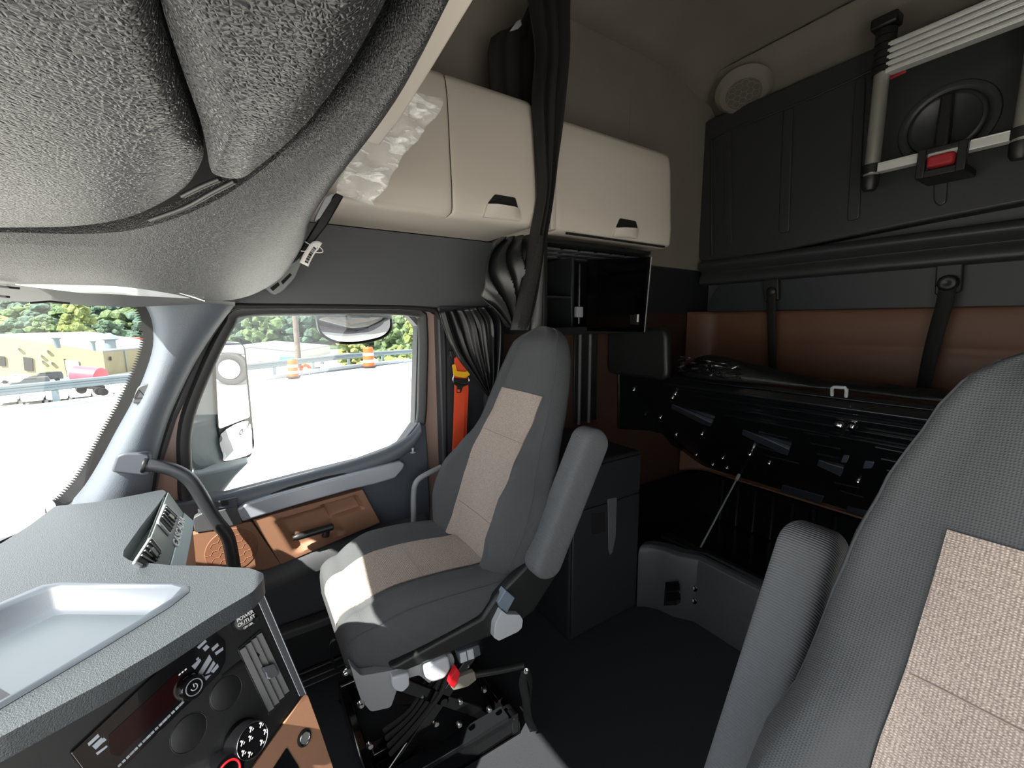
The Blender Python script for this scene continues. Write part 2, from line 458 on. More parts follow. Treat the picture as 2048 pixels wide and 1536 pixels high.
# ---------------------------------------------------------------- door
door = empty('door_1', (1.9, -.2, 0), kind='structure')
# rubber seal loop round the door aperture
sl = [(462, 616), (520, 613), (700, 614), (850, 618), (878, 634), (888, 680), (890, 800), (890, 960), (886, 1080), (884, 1200), (882, 1330), (600, 1352), (420, 1400), (300, 1200), (292, 1090), (302, 985), (316, 900), (345, 815), (385, 728), (430, 655)]
pts = [W(a, b, X=1.862) for a, b in sl]
pts = [Vector((1.862, min(p.y, .33), max(p.z, .02))) for p in pts]
tube('weather_seal', cat(pts, 5, True), .011, 'rubber', door, seg=10, closed=True)
# body-colour shell of the door, visible between the seal and the black frame
sh = [(470, 612), (845, 612), (874, 634), (884, 690), (884, 960), (878, 1345), (300, 1390), (300, 1060), (318, 950), (352, 838), (400, 742), (440, 670)]
inn = [(498, 622), (824, 622), (850, 650), (846, 862), (810, 912), (720, 945), (600, 975), (450, 1015), (372, 1013), (360, 940), (362, 850), (397, 740), (460, 648)]
shp = [Vector((1.905, min(p.y, .33), max(p.z, .03))) for p in WW(sh, X=1.905)]
prism('door_shell', shp, (.03, 0, 0), 'paint', door, holes=[WW(inn, X=1.905)], bevel=.004)
# black frame round the glass (rounded section)
fr_in = [(497, 633), (660, 629), (820, 632), (838, 652), (838, 760), (832, 852), (798, 896), (720, 924), (600, 955), (449, 993), (392, 1003), (384, 940), (386, 850), (424, 745), (470, 654)]
fc = cat([W(a, b, X=1.895) for a, b in fr_in], 6, True)
cen = sum(fc, Vector()) / len(fc)
rows = []
for i, p in enumerate(fc):
    t = (fc[(i + 1) % len(fc)] - fc[i - 1]).normalized(); s = Vector((0, t.z, -t.y))
    if s.dot(p - cen) < 0: s = -s
    s.normalize()
    rows.append([p + Vector((.02, 0, 0)), p + Vector((-.004, 0, 0)), p + s * .010 + Vector((-.014, 0, 0)), p + s * .03 + Vector((-.016, 0, 0)), p + s * .042 + Vector((-.004, 0, 0)), p + s * .044 + Vector((.012, 0, 0))])
rows.append(rows[0])
loft('window_frame', rows, M('window_frame', '2f3031', .5, bump=.1), door)
g = [p + (cen - p).normalized() * -.008 for p in fc]
o = prism('window_1', [Vector((1.905, p.y, p.z)) for p in g], (.004, 0, 0), MT['wglass']); o['kind'] = 'structure'
# thin blue-grey inner sill line below the glass + lower door trim
low = [(300, 1015), (350, 1006), (395, 1004), (449, 992), (600, 952), (700, 925), (772, 900), (812, 876), (836, 846), (852, 850), (856, 900), (862, 1040), (862, 1320), (610, 1345), (300, 1240)]
lp = WW(low, X=1.862); lp = [Vector((1.862, min(p.y, .33), max(p.z, .02))) for p in lp]
prism('door_trim', lp, (.035, 0, 0), 'trim2', door, bevel=.008, seg=3)
# top ledge rolled toward the cab
ledge = [(395, 1002), (449, 990), (600, 951), (700, 924), (772, 899), (815, 874), (838, 846)]
lw = cat([W(a, b, X=1.866) for a, b in ledge], 6)
rows = []
for p in lw:
    rows.append([p + Vector((0, 0, .004)), p + Vector((-.010, 0, .002)), p + Vector((-.022, 0, -.010)), p + Vector((-.028, 0, -.035)), p + Vector((-.022, 0, -.06)), p + Vector((0, 0, -.075))])
loft('sill_trim', rows, M('sill_grey', '545b63', .45, bump=.1), door)
# dark scooped recess above the silver bar
def pxp(name, px, X, th, mat, parent=None, r=0, bevel=0, seg=2, holes=()):
    return plate(name, px, mat, th, parent, r=r, bevel=bevel, seg=seg, holes=holes, X=X)
pxp('grip_recess', [(540, 988), (578, 974), (650, 954), (690, 946), (705, 950), (640, 972), (545, 998)], 1.836, .01, 'dark', door, r=.006)
def cv(x, y): return (220 + x / 3.01, 880 + y / 3.01)
belt = [cv(*q) for q in [(765, 420), (820, 385), (960, 340), (1300, 245), (1750, 130), (1775, 145), (1765, 175), (1720, 228), (1600, 265), (1450, 300), (1100, 400), (800, 492), (785, 470)]]
pxp('silver_trim', belt, 1.815, .03, 'silver', door, r=.006, bevel=.007, seg=3)
# switch area in front of the bar
sw = [cv(*q) for q in [(500, 470), (560, 440), (640, 430), (770, 400), (790, 480), (800, 500), (620, 545), (510, 560)]]
pxp('trim_block', sw, 1.825, .03, 'trim', door, r=.01, bevel=.006)
swb = [cv(*q) for q in [(630, 372), (765, 345), (770, 405), (640, 415)]]
o = pxp('switch_panel', swb, 1.828, .01, 'trim2', door, r=.004, bevel=.002)
pxp('switch', [cv(*q) for q in [(668, 368), (708, 360), (714, 392), (672, 400)]], 1.824, .008, 'black', o, bevel=.002)
pxp('switch_mark', [cv(*q) for q in [(652, 368), (662, 366), (664, 374), (654, 376)]], 1.8265, .002, 'white', o)
# brown armrest panel, ring around a real pocket
pan = [cv(*q) for q in [(862, 482), (1000, 440), (1450, 302), (1518, 308), (1570, 380), (1618, 485), (1610, 502), (1380, 582), (1032, 748)]]
hole = [cv(*q) for q in [(985, 452), (1180, 400), (1215, 405), (1255, 460), (1530, 325), (1548, 375), (1375, 480), (1340, 545), (1120, 640), (1035, 700)]]
pocket = [cv(*q) for q in [(885, 478), (990, 450), (1040, 640), (1052, 705), (1030, 735)]]
# panel as relief grid in YZ
P0 = W(*cv(862, 482), X=1.84); 
def panel_relief(name, corners, X, fn, mat, parent, nu=46, nv=26):
    a, b, c, d = [W(*q, X=X) for q in corners]  # tl tr br bl
    rows = []
    for i in range(nv + 1):
        v = i / nv; l = a.lerp(d, v); r = b.lerp(c, v)
        rows.append([l.lerp(r, j / nu) + Vector((fn(j / nu, v), 0, 0)) for j in range(nu + 1)])
    # skirt back to the door
    top_ = [p + Vector((.04, 0, 0)) for p in rows[0]]; bot_ = [p + Vector((.04, 0, 0)) for p in rows[-1]]
    rows = [top_] + rows + [bot_]
    rows = [[r[0] + Vector((.04, 0, 0))] + r + [r[-1] + Vector((.04, 0, 0))] for r in rows]
    return loft(name, rows, mat, parent)
def inside(u, v, u0, u1, v0, v1, s):
    return sst((u - u0) / s) * sst((u1 - u) / s) * sst((v - v0) / s) * sst((v1 - v) / s)
def arm_fn(u, v):
    # upper slot with a ledge, and a broad scoop below/left of it
    slot = inside(u, v, .56, .93, .08, .50, .045)
    scoop = inside(u, v, .13, .66, .12, .92, .09)
    return max(.034 * slot, .030 * scoop)
panel_relief('armrest_panel', [cv(862, 482), cv(1520, 300), cv(1625, 495), cv(1030, 748)], 1.822, arm_fn, 'brown', door)
# pull handle
h0, h1 = W(*cv(1100, 592), X=1.80), W(*cv(1345, 520), X=1.80)
hp = [h0, h0.lerp(h1, .25), h0.lerp(h1, .6), h0.lerp(h1, .92), h1]
hd = tube('pull_handle', cat(hp, 4), [.010] * 2 + [.0145] * 13 + [.010] * 2, 'black', door, seg=14)
tube('handle_mount', [W(*cv(1310, 535), X=1.80), W(*cv(1305, 572), X=1.815), W(*cv(1290, 575), X=1.85)], .011, 'black', hd, seg=12)
# speaker panel with honeycomb grille
spk = [cv(*q) for q in [(470, 575), (850, 490), (1028, 748), (935, 782), (760, 800), (430, 800)]]
sp = pxp('speaker_panel', spk, 1.828, .03, 'brown', door, r=.006, bevel=.004)
sc = W(*cv(735, 665), X=1.8265)
discs = disc_pts(sc, Vector((-1, 0, 0)), .085, 36)
sg = prism('speaker_grille', discs, (.01, 0, 0), M('grille_brown', '7f5740', .6, bump=.3, scale=900, dist=.0006), sp, bevel=.002)
geos = []
hs = .0165
for i in range(-6, 7):
    for j in range(-6, 7):
        cy_ = i * hs * 1.5; cz_ = (j + (i % 2) * .5) * hs * math.sqrt(3)
        for k in range(3):
            a0 = math.pi / 3 * k; a1 = a0 + math.pi / 3
            p = (cy_ + math.cos(a0) * hs, cz_ + math.sin(a0) * hs); q = (cy_ + math.cos(a1) * hs, cz_ + math.sin(a1) * hs)
            if math.hypot(*p) < .083 and math.hypot(*q) < .083:
                geos.append(tube_geo([sc + Vector((-.0002, p[0], p[1])), sc + Vector((-.0002, q[0], q[1]))], .0007, 5))
V, F = join(geos); mk('honeycomb', V, F, M('honeycomb_brown', '9c6c50', .5), sg)
# lower door: map pocket and bottom edge
zt = [(.33, .30), (-.70, .31)]
pk = [(1.80, .33, .02), (1.80, -.70, .02), (1.80, -.70, .205), (1.80, .33, .205)]
prism('door_pocket', pk, (.05, 0, 0), 'darkplast', door, bevel=.01, seg=3)
prism('pocket_lip', [(1.795, .33, .185), (1.795, -.70, .185), (1.795, -.70, .222), (1.795, .33, .222)], (.06, 0, 0), 'trim', door, bevel=.008, seg=3)
rows = [[Vector((x, y, z)) for x, z in [(1.855, .50), (1.825, .475), (1.80, .44), (1.80, .40), (1.84, .385), (1.86, .38)]] for y in (.33, .1, -.2, -.45, -.70)]
rows = [[Vector((p.x, p.y, p.z + (.04 if r[0].y < -.1 else 0) - (.01 if r[0].y > 0 else 0))) for p in r] for r in rows]
loft('lower_roll', rows, M('lower_grey', '3c3e41', .55), door)
# lock pin on the sill corner
lathe('lock_pin', W(826, 905, X=1.84), Vector((0, 0, 1)), [(.014, 0), (.014, .004), (.005, .005), (.005, .016), (.007, .017), (.006, .022)], 'lgrey', door, seg=14)
# ridged sill strip on the floor at the door
V, F = join([bx((1.72, -.78, 0), (1.88, .3, .012)), bx((1.74, -.78, 0.012), (1.755, .3, .024)), bx((1.785, -.78, .012), (1.80, .3, .024)), bx((1.835, -.78, .012), (1.85, .3, .03))])
o = mk('trim_11', V, F, M('sill_strip', '3a3b3d', .3, metal=.3), bevel=.003); o['kind'] = 'structure'
# ---------------------------------------------------------------- B pillar cover
bp = rnd([(1.855, -.80, 0), (1.855, -1.16, 0), (1.855, -1.16, 1.53), (1.855, -.80, 1.53)], .02)
o = prism('trim_12', bp, (.06, 0, 0), M('pillar_dark', '33353a', .45, bump=.1), bevel=.008); o['kind'] = 'structure'
o = prism('trim_13', [(1.84, -.868, .3), (1.84, -.90, .3), (1.84, -.90, 1.40), (1.84, -.868, 1.40)], (.02, 0, 0), 'black'); o['kind'] = 'structure'

# ================================================================ DASHBOARD
ZD = .93
dash = empty('dashboard', (1.2, .4, 0), 'dark grey truck dashboard with textured top, storage tray and vents', 'dashboard')
topo = [(-260, 1150), (-60, 1108), (0, 1088), (60, 1050), (110, 1012), (200, 1003), (270, 990), (325, 979), (333, 984), (318, 1006), (282, 1052), (248, 1100), (246, 1112), (262, 1122), (340, 1130), (430, 1132), (500, 1136), (527, 1146), (528, 1158), (505, 1184), (440, 1222), (330, 1292), (200, 1368), (0, 1474), (-260, 1600)]
tray_out = [(-200, 1300), (0, 1206), (78, 1172), (120, 1166), (350, 1166), (378, 1172), (378, 1184), (340, 1214), (200, 1300), (0, 1418), (-200, 1530)]
tray_in = [(-195, 1302), (0, 1222), (95, 1182), (125, 1177), (340, 1178), (358, 1184), (330, 1210), (200, 1290), (0, 1408), (-195, 1518)]
TO = WW(topo, Z=ZD); TI = WW(tray_in, Z=ZD)
o = prism('dash_top', rnd(TO, .008, 2), (0, 0, -.035), 'dash', dash, holes=[TI], bevel=.006, seg=3)
# tray: rim and recessed floor with sloped walls
ti = WW(tray_in, Z=ZD)
c0 = sum(ti, Vector()) / len(ti)
rim = WW(tray_out, Z=ZD + .001)
rows = []
for a, b in zip(rim, ti):
    s = (c0 - b).normalized()
    rows.append([a + Vector((0, 0, .0)), a.lerp(b, .35) + Vector((0, 0, .006)), a.lerp(b, .75) + Vector((0, 0, .006)), b + Vector((0, 0, 0)), b + s * .018 + Vector((0, 0, -.030)), b + s * .04 + Vector((0, 0, -.036))])
rows.append(rows[0])
loft('tray_rim', rows, M('tray_rim', '4a5058', .4, bump=.15, scale=500, dist=.0005), dash)
prism('tray_floor', [p + (c0 - p).normalized() * .015 + Vector((0, 0, -.036)) for p in ti], (0, 0, -.01), 'tray', dash)
# wing of the dash on the passenger side
prof = [(.55, .885), (.30, .885), (.225, .890), (.214, .897), (.170, .833), (.166, .826), (.150, .812), (.120, .790), (.112, .775), (.118, .45), (.30, .30), (.60, .30)]
pa, pb, pc0 = W(334, 986, X=1.66), W(364, 1028, X=1.66), W(386, 1047, X=1.66)
V, F = prism_geo([(1.155, y, z) for y, z in [(.55, .885), (.30, .885), (pa.y + .006, .894), (pa.y + .004, pa.z + .002), (pb.y + .006, pb.z), (.55, pb.z)]], Vector((.505, 0, 0)))
mk('vent_housing', V, F, 'ventface', dash, bevel=.002)
V, F = prism_geo([(1.02, y, z) for y, z in [(.55, pb.z - .001), (pb.y + .006, pb.z - .001), (pc0.y + .006, pc0.z), (pc0.y + .002, pc0.z - .01), (pc0.y + .01, .45), (.30, .30), (.55, .30)]], Vector((.64, 0, 0)))
mk('lower_fascia', V, F, 'brown', dash, bevel=.004)
def strip(name, a, b, x0, x1, mat, th=.004, bevel=.002):
    n = Vector((0, -(a[1] - b[1]), (a[0] - b[0]))).normalized()
    if n.y > 0: n = -n
    p = [Vector((x0, a[0], a[1])), Vector((x1, a[0], a[1])), Vector((x1, b[0], b[1])), Vector((x0, b[0], b[1]))]
    return prism(name, p, n * th, mat, dash, bevel=bevel)
strip('vent_panel', (pa.y, pa.z), (pb.y, pb.z + .001), 1.155, 1.662, 'ventface', .004)
strip('silver_fascia', (pb.y, pb.z), (pc0.y, pc0.z), 1.155, 1.664, 'bluegrey', .006, .003)
VPL = plane3(Vector((1, pa.y, pa.z)), Vector((1, pb.y, pb.z)), Vector((1.5, pa.y, pa.z)))
VPL = off(VPL, .004)
def air_vent(quad, parent):
    q = WW(quad, pl=VPL); n = VPL[1]
    fr_ = prism('vent_frame', rnd(q, .008), n * .006, 'lgrey', parent, holes=[], bevel=.002)
    c = sum(q, Vector()) / 4
    qi = [c + (p - c) * .86 + n * .0062 for p in q]
    prism('vent_opening', rnd(qi, .005), n * .0012, 'dark', fr_)
    for t in (.2, .4, .6, .8):
        a = qi[0].lerp(qi[3], t); b = qi[1].lerp(qi[2], t)
        tube('vent_slat', [a + n * .003, b + n * .003], .0018, 'greyp', fr_, seg=6)
    m = sum(qi, Vector()) / 4; u = (qi[1] - qi[0]).normalized() * .012; v = (qi[3] - qi[0]).normalized() * .012
    prism('vent_tab', [m + u + v, m - u + v, m - u - v, m + u - v], n * .009, 'black', fr_, bevel=.002)
vt = air_vent([(327, 1009), (353, 1034), (336, 1073), (311, 1044)], dash)
vt = air_vent([(297, 1075), (320, 1104), (300, 1146), (262, 1128)], dash)
# raised lettering
spn = Vector((0, -.62, .78)).normalized()
tu = Vector((1, 0, 0)); tv = Vector((0, .052, .041)).normalized()
FPL = off(plane3(pb, pc0, pb + Vector((.5, 0, 0))), .0075)
l0, l1 = W(351, 1091, pl=FPL), W(374, 1043, pl=FPL)
text('lettering', 'CASCADIA', l0, Vector((1, 0, 0)), (pb - pc0), .030, 'white', dash, extrude=.0012, bold=.0006, fit=(l1 - l0).x)
# ---------------------------------------------------------------- centre panel facing the driver
SA, SB, SC = W(507, 1186, Z=.895), W(0, 1486, Z=.895), W(660, 1536, Z=.50)
SPL = plane3(SA, SB, SC); SN = SPL[1]
def S(px, py, h=0): return W(px, py, pl=off(SPL, h))
stk = [(508, 1170), (530, 1200), (606, 1385), (672, 1560), (700, 1640), (380, 1700), (-150, 1700), (-150, 1560), (0, 1478), (200, 1372), (330, 1296), (440, 1228)]
body = prism('centre_panel', [S(*q) for q in stk], -SN * .12, 'panel', dash, bevel=.006)
def sp_(name, px, th, mat, parent=None, h=0.0, r=0, bevel=0, holes=(), seg=2):
    pts = [S(*q, h) for q in px]
    if r: pts = rnd(pts, r)
    return prism(name, pts, SN * th, mat, parent or dash, bevel=bevel, seg=seg, holes=holes)
def cs(x, y): return (400 + x / 4.085, 1160 + y / 4.085)
sp_('edge_trim', [cs(*q) for q in [(430, 75), (500, 66), (868, 930), (815, 950)]], .004, 'trim', h=.001, bevel=.0015)
for e in ([(430, 72), (815, 948)], [(500, 72), (866, 935)]):
    tube('edge_line', [S(*cs(*e[0]), .0052), S(*cs(*e[1]), .0052)], .0008, 'silver', dash, seg=6)
sp_('brown_panel', [cs(*q) for q in [(845, 928), (868, 940), (960, 1190), (1085, 1560), (1120, 1700), (300, 1700), (395, 1560)]], .006, 'brown', h=.001, r=.004, bevel=.002)
sp_('brown_slot', [cs(*q) for q in [(705, 1368), (800, 1520), (830, 1640), (520, 1640), (600, 1530)]], .002, 'gloss', h=.0072, r=.003)
# lighter socket
c = S(*cs(850, 1290), .008)
lk = lathe('lighter_socket', c, SN, [(.0145, -.002), (.0155, .001), (.0150, .003), (.0125, .0035), (.0122, -.003)], 'black', dash, seg=32)
lathe('socket_ring', c, SN, [(.0118, .003), (.0122, .0045), (.0108, .005), (.0100, .0035), (.0098, .0015)], 'chrome', lk, seg=32)
# power outlet cap
c = S(*cs(345, 322), 0)
cap = lathe('power_outlet', c, SN, [(.0225, 0), (.0225, .004), (.0205, .010), (.0185, .0125), (.0, .013)], 'black', dash, seg=36)
txu = (S(528, 1208, 0) - S(400, 1292, 0)).normalized()
txu = (S(*cs(395, 265), 0) - S(*cs(305, 320), 0)).normalized(); txv = SN.cross(txu)
for k, (s_, z_) in enumerate((('POWER', .0095), ('OUTLET', .0095), ('12V-15A', .0055))):
    text('outlet_lettering', s_, c + SN * .0138 + txv * (.0065 - .0095 * k + (.0 if k < 2 else -.001)), txu, txv, z_, 'white', cap, extrude=.0002, align='CENTER', bold=.0002)
lp_ = c + txv * -.0078 + SN * .0138
tube('underline', [lp_ - txu * .011, lp_ + txu * .011], .0004, 'white', cap, seg=5)
tb = c + (S(*cs(440, 335), 0) - c) * .95
prism('cap_tab', rnd([tb + txu * .008 + txv * .006, tb - txu * .008 + txv * .006, tb - txu * .008 - txv * .006, tb + txu * .008 - txv * .006], .003), SN * .009, 'black', cap, bevel=.002)
# centre air vent with slats
vq = [cs(*q) for q in [(298, 568), (492, 400), (735, 912), (556, 1112)]]
vf = sp_('vent_frame', vq, .003, 'black', h=.0005, r=.004, bevel=.001)
q = [S(*p, .004) for p in vq]; c0 = sum(q, Vector()) / 4; q = [c0 + (p - c0) * .93 for p in q]
prism('vent_opening', q, SN * .001, 'dark', vf)
for k in range(4):
    t0, t1 = k / 4 + .02, (k + 1) / 4 - .03
    a, b = q[0].lerp(q[1], t0), q[0].lerp(q[1], t1); c_, d_ = q[3].lerp(q[2], t1), q[3].lerp(q[2], t0)
    V = [a + SN * .001, b + SN * .007, c_ + SN * .007, d_ + SN * .001, a, b, c_, d_]
    mk('vent_slat', V, [(0, 1, 2, 3), (4, 7, 6, 5), (0, 4, 5, 1), (1, 5, 6, 2), (2, 6, 7, 3), (3, 7, 4, 0)], M('slat', '3a3c3e', .45) if k == 0 else bpy.data.materials['slat'], vf, bevel=.0008)
sp_('vent_tab', [cs(*q) for q in [(492, 715), (585, 682), (632, 770), (545, 815)]], .008, 'trim', vf, h=.008, r=.003, bevel=.002)
sp_('tab_mark', [cs(*q) for q in [(534, 757), (541, 753), (556, 795), (578, 800), (572, 810), (548, 806)]], .0006, 'silver', vf, h=.0162)
# climate knob
kc = S(*cs(455, 1262), 0); k0 = S(*cs(330, 1300), 0)
kc = S(*cs(335, 1295), 0)
kr = .030
kn = lathe('climate_knob', kc, SN, [(kr * 1.06, 0), (kr * 1.06, .003), (kr, .006), (kr * .97, .030), (kr * .93, .036), (kr * .90, .0375), (0, .0375)], 'gloss', dash, seg=40)
tube('knob_ring', [p + SN * .0378 for p in disc_pts(kc, SN, kr * .92, 40)], .0006, 'chrome', kn, seg=6, closed=True)
for k, (a, r_) in enumerate([(80, .62), (30, .78), (-10, .8), (-50, .68), (150, .62), (200, .66), (110, .2), (240, .66)]):
    p = kc + SN * .0378 + (txu * math.cos(math.radians(a)) + txv * math.sin(math.radians(a))) * kr * r_
    g = [tube_geo([p - txu * .003 - txv * .003, p - txu * .001, p + txu * .002 + txv * .003], .0007, 5), tube_geo(disc_pts(p + txv * .0042 - txu * .001, SN, .0011, 8), .0005, 4, closed=True),
         tube_geo([p + txu * .001 - txv * .003, p + txu * .004 - txv * .001], .0006, 5)]
    V, F = join(g); mk('knob_symbol', V, F, 'white', kn)
# second knob with a red ring, at the lower edge of view
rc = S(*cs(150, 1560), 0)
k2 = lathe('temperature_knob', rc, SN, [(kr, 0), (kr, .004), (kr * .95, .03), (kr * .9, .033), (0, .033)], 'gloss', dash, seg=40)
tube('red_ring', [p + SN * .034 for p in disc_pts(rc, SN, kr * .62, 36)], .0018, 'redb', k2, seg=8, closed=True)
# blank round covers
for (a, b) in ((452, 1385), (378, 1465)):
    c = S(a, b, 0)
    tube('blank_cover_ring', [p for p in disc_pts(c, SN, .028, 48)], .0008, 'panel', dash, seg=6, closed=True)
    lathe('blank_cover', c, SN, [(.0275, 0), (.0272, .0008), (.026, .0013), (0, .0013)], 'panel', dash, seg=48)
# radio: gloss panel with knob, buttons and bright print
def c5(x, y): return (x / 3.657, 1130 + y / 3.657)
rp = [c5(*q) for q in [(500, 1375), (1500, 440), (1640, 560), (1640, 700), (1590, 800), (870, 1500), (640, 1560)]]
rad = sp_('radio', rp, .006, 'gloss', h=.0005, r=.004, bevel=.0015)
# red-tinted display glass
sp_('radio_display', [c5(*q) for q in [(790, 1250), (1300, 780), (1330, 960), (870, 1400), (800, 1380)]], .0008, M('display', '1c0507', .1), rad, h=.0066, r=.003)
c = S(*c5(1385, 890), .0065)
kk = lathe('radio_knob', c, SN, [(.0215, 0), (.0215, .004), (.0195, .014), (.0175, .0165), (0, .0165)], 'gloss', rad, seg=36)
V, F = tube_geo(disc_pts(c + SN * .0166, SN, .0125, 30), .0009, 6, closed=True); mk('knob_ring', V, F, 'greyp', kk)
V, F = join([tube_geo(disc_pts(c + SN * .0168, SN, .005, 16)[:12], .0008, 5), tube_geo([c + SN * .0168, c + SN * .0168 + txv * .006], .0008, 5)]); mk('power_mark', V, F, 'lgrey', kk)
def quadpx(name, pts, mat, h=.0068, th=.0006): return sp_(name, [c5(*q) for q in pts], th, mat, rad, h=h)
random.seed(3)
for q in ([(1440, 600), (1500, 545), (1512, 560), (1455, 615)], [(1480, 610), (1510, 582), (1532, 600), (1500, 632)], [(1545, 610), (1590, 570), (1600, 590), (1556, 632)], [(1570, 640), (1630, 600), (1632, 622), (1580, 660)],
          [(1400, 740), (1462, 684), (1470, 700), (1425, 765)], [(1450, 790), (1530, 655), (1550, 690), (1480, 800)], [(1500, 800), (1560, 700), (1575, 720), (1530, 790)], [(1480, 845), (1500, 815), (1545, 800), (1500, 852)], [(1540, 780), (1590, 720), (1600, 745), (1560, 790)],
          [(1432, 690), (1450, 672), (1456, 684), (1440, 700)],
          [(640, 1305), (715, 1235), (728, 1255), (650, 1325)], [(672, 1325), (740, 1262), (765, 1285), (700, 1350)], [(700, 1375), (780, 1318), (786, 1330), (712, 1390)], [(735, 1282), (760, 1262), (778, 1280), (752, 1300)]):
    quadpx('button_print', q, 'silver')
for i in range(17):
    t = i / 16; a = (lerp(870, 1350, t), lerp(1462, 985, t))
    dx, dy = 11, -11
    if i % 4 == 3: dx, dy = 16, -16
    quadpx('preset_button', [(a[0] - dx, a[1] - dy - 4), (a[0] + dx, a[1] + dy - 4), (a[0] + dx + 9, a[1] + dy + 8), (a[0] - dx + 9, a[1] - dy + 8)], 'silver' if i % 3 else 'greyp')
for k in range(3):
    a = (1310 + 22 * k, 800 - 18 * k); quadpx('button_print', [(a[0] - 7, a[1] + 5), (a[0] + 7, a[1] - 9), (a[0] + 12, a[1] - 3), (a[0] - 1, a[1] + 11)], 'white')
# support behind the centre panel down to the floor
prism('console_base', [Vector((.93, .0, 0)), Vector((.93, .6, 0)), Vector((.35, .6, 0)), Vector((.72, .44, 0))], (0, 0, .80), 'panel', dash, bevel=.01)
# ---------------------------------------------------------------- grab handle
gh = empty('grab_handle', W(262, 925, X=1.80), 'black bent tube grab handle fixed to the windscreen pillar', 'grab handle')
gp = [(288, 930), (320, 933), (352, 942), (378, 958), (396, 982), (412, 1010), (432, 1042), (450, 1064), (458, 1082), (464, 1110), (470, 1150), (474, 1200)]
tube('tube', cat([W(a, b, X=1.775 - .0 * i) for i, (a, b) in enumerate(gp)], 5), .0215, M('handle_black', '2c2f33', .4, bump=.1, scale=500, dist=.0003), gh, seg=18)
mp_ = rnd([W(*q, X=1.770) for q in [(220, 945), (232, 912), (248, 906), (300, 906), (302, 950), (290, 953)]], .014)
prism('mount_plate', mp_, (.04, 0, 0), 'trim2', gh, bevel=.008, seg=3)
lathe('collar', W(288, 930, X=1.775), (W(320, 933, X=1.775) - W(288, 930, X=1.775)), [(.024, -.004), (.026, 0), (.024, .006)], 'black', gh)

# ================================================================ OVERHEAD CONSOLE
CPL = (Vector((0, 0, 1.78)), Vector((-.15, 0, -1)).normalized())   # sloping underside
def K(px, py, h=0): return W(px, py, pl=off(CPL, h))
con = empty('overhead_console', (.8, .2, 1.7), 'large dark grain-textured overhead console curving above the windscreen', 'overhead console')
bi = [(-300, 470), (-150, 469), (0, 467), (120, 470), (220, 468), (300, 455), (370, 432), (430, 405), (490, 368), (550, 322), (610, 264), (665, 204), (715, 140), (760, 68), (800, 0), (830, -60), (870, -140)]
bo = [(-300, 556), (-150, 560), (0, 566), (120, 570), (220, 574), (310, 584), (395, 600), (450, 604), (505, 592), (560, 560), (596, 512), (613, 474), (622, 440), (668, 366), (740, 272), (798, 188), (847, 98), (895, 0), (940, -90)]
B1 = resample(cat([K(a, b, -.006) for a, b in bi], 6), 70); B2 = resample(cat([K(a, b) for a, b in bo], 6), 70)
rows = []
up = Vector((0, 0, 1))
for i, (a, b) in enumerate(zip(B1, B2)):
    t = i / 69
    r = [a + up * .10, a + up * .012, a + up * .002]
    for j in range(1, 12):
        q = j / 12; p = a.lerp(b, q); r.append(p - up * (.022 * math.sin(math.pi * q) ** .8))
    r += [b + up * .004, b + up * .012 + (b - a).normalized() * -.002, b + up * .20]
    rows.append(r)
loft('rim_band', rows, 'rim', con)
def pillow(name, loop, H, mat, parent, rings=14, p=2.6, lip=.09, fn=None, base=0.0):
    L_ = [Vector((a, b, 0)) for a, b in loop]; L_ = cat(L_, 6, True)
    c = sum(L_, Vector()) / len(L_)
    rows = []
    rows.append([K(q.x, q.y, base) + up * lip for q in L_])
    for k in range(rings, 0, -1):
        t = math.sin(math.pi / 2 * k / rings)
        h = base + H * (1 - t ** p)
        rows.append([K(c.x + (q.x - c.x) * t, c.y + (q.y - c.y) * t, h + (fn(c + (q - c) * t) if fn else 0)) for q in L_])
    rows.append([K(c.x + (q.x - c.x) * .001, c.y + (q.y - c.y) * .001, base + H) for q in L_])
    return loft(name, rows, mat, parent, closed=True)
pillow('storage_door', [(-300, -160), (0, -160), (270, -160), (308, -40), (326, 40), (352, 140), (378, 215), (398, 275), (408, 300), (400, 330), (372, 372), (318, 408), (250, 436), (150, 452), (0, 455), (-150, 452), (-300, 440)], .030, 'leather', con, p=5)
pillow('storage_door', [(300, -150), (322, 0), (345, 80), (372, 160), (400, 240), (412, 290), (420, 335), (432, 350), (462, 357), (490, 353), (520, 330), (572, 288), (625, 232), (680, 160), (728, 82), (772, 0), (800, -60), (840, -150), (560, -170)], .032, 'leather', con, p=4, base=.016)
# dark cavity behind the doors
prism('console_cavity', [K(*q, -.035) for q in [(-300, -200), (900, -200), (800, 0), (660, 210), (480, 385), (300, 462), (-300, 475)]], Vector((0, 0, .03)), 'dark', con)
for seg_ in ([(365, 392), (405, 372), (440, 358)], [(300, 440), (370, 415), (425, 385), (470, 362)]):
    tube('hinge_rail', cat([K(*q, .0) for q in seg_], 4), .004, 'black', con, seg=8)
# lower header panel between console and glass
lo_ = [(-300, 590), (-150, 595), (0, 601), (60, 604), (150, 609), (250, 614), (340, 611), (420, 607), (470, 612)]
hi_ = [(-300, 552), (-150, 557), (0, 563), (60, 566), (150, 569), (250, 574), (340, 588), (400, 598), (470, 604)]
H1 = [K(a, b) for a, b in hi_]; H2 = []
for (a, b), p in zip(lo_, H1):
    d = (p - EYE).length * 1.06; H2.append(W(a, b, d=min(d, 1.96)))
rows = [[p + up * .05, p, p.lerp(q, .5) - up * .002, q, q + up * .02, q + Vector((0, .06, .03))] for p, q in zip(cat(H1, 3), cat(H2, 3))]
loft('header_panel', rows, M('header_grey', '464849', .55, bump=.15, scale=400, dist=.0008), con)
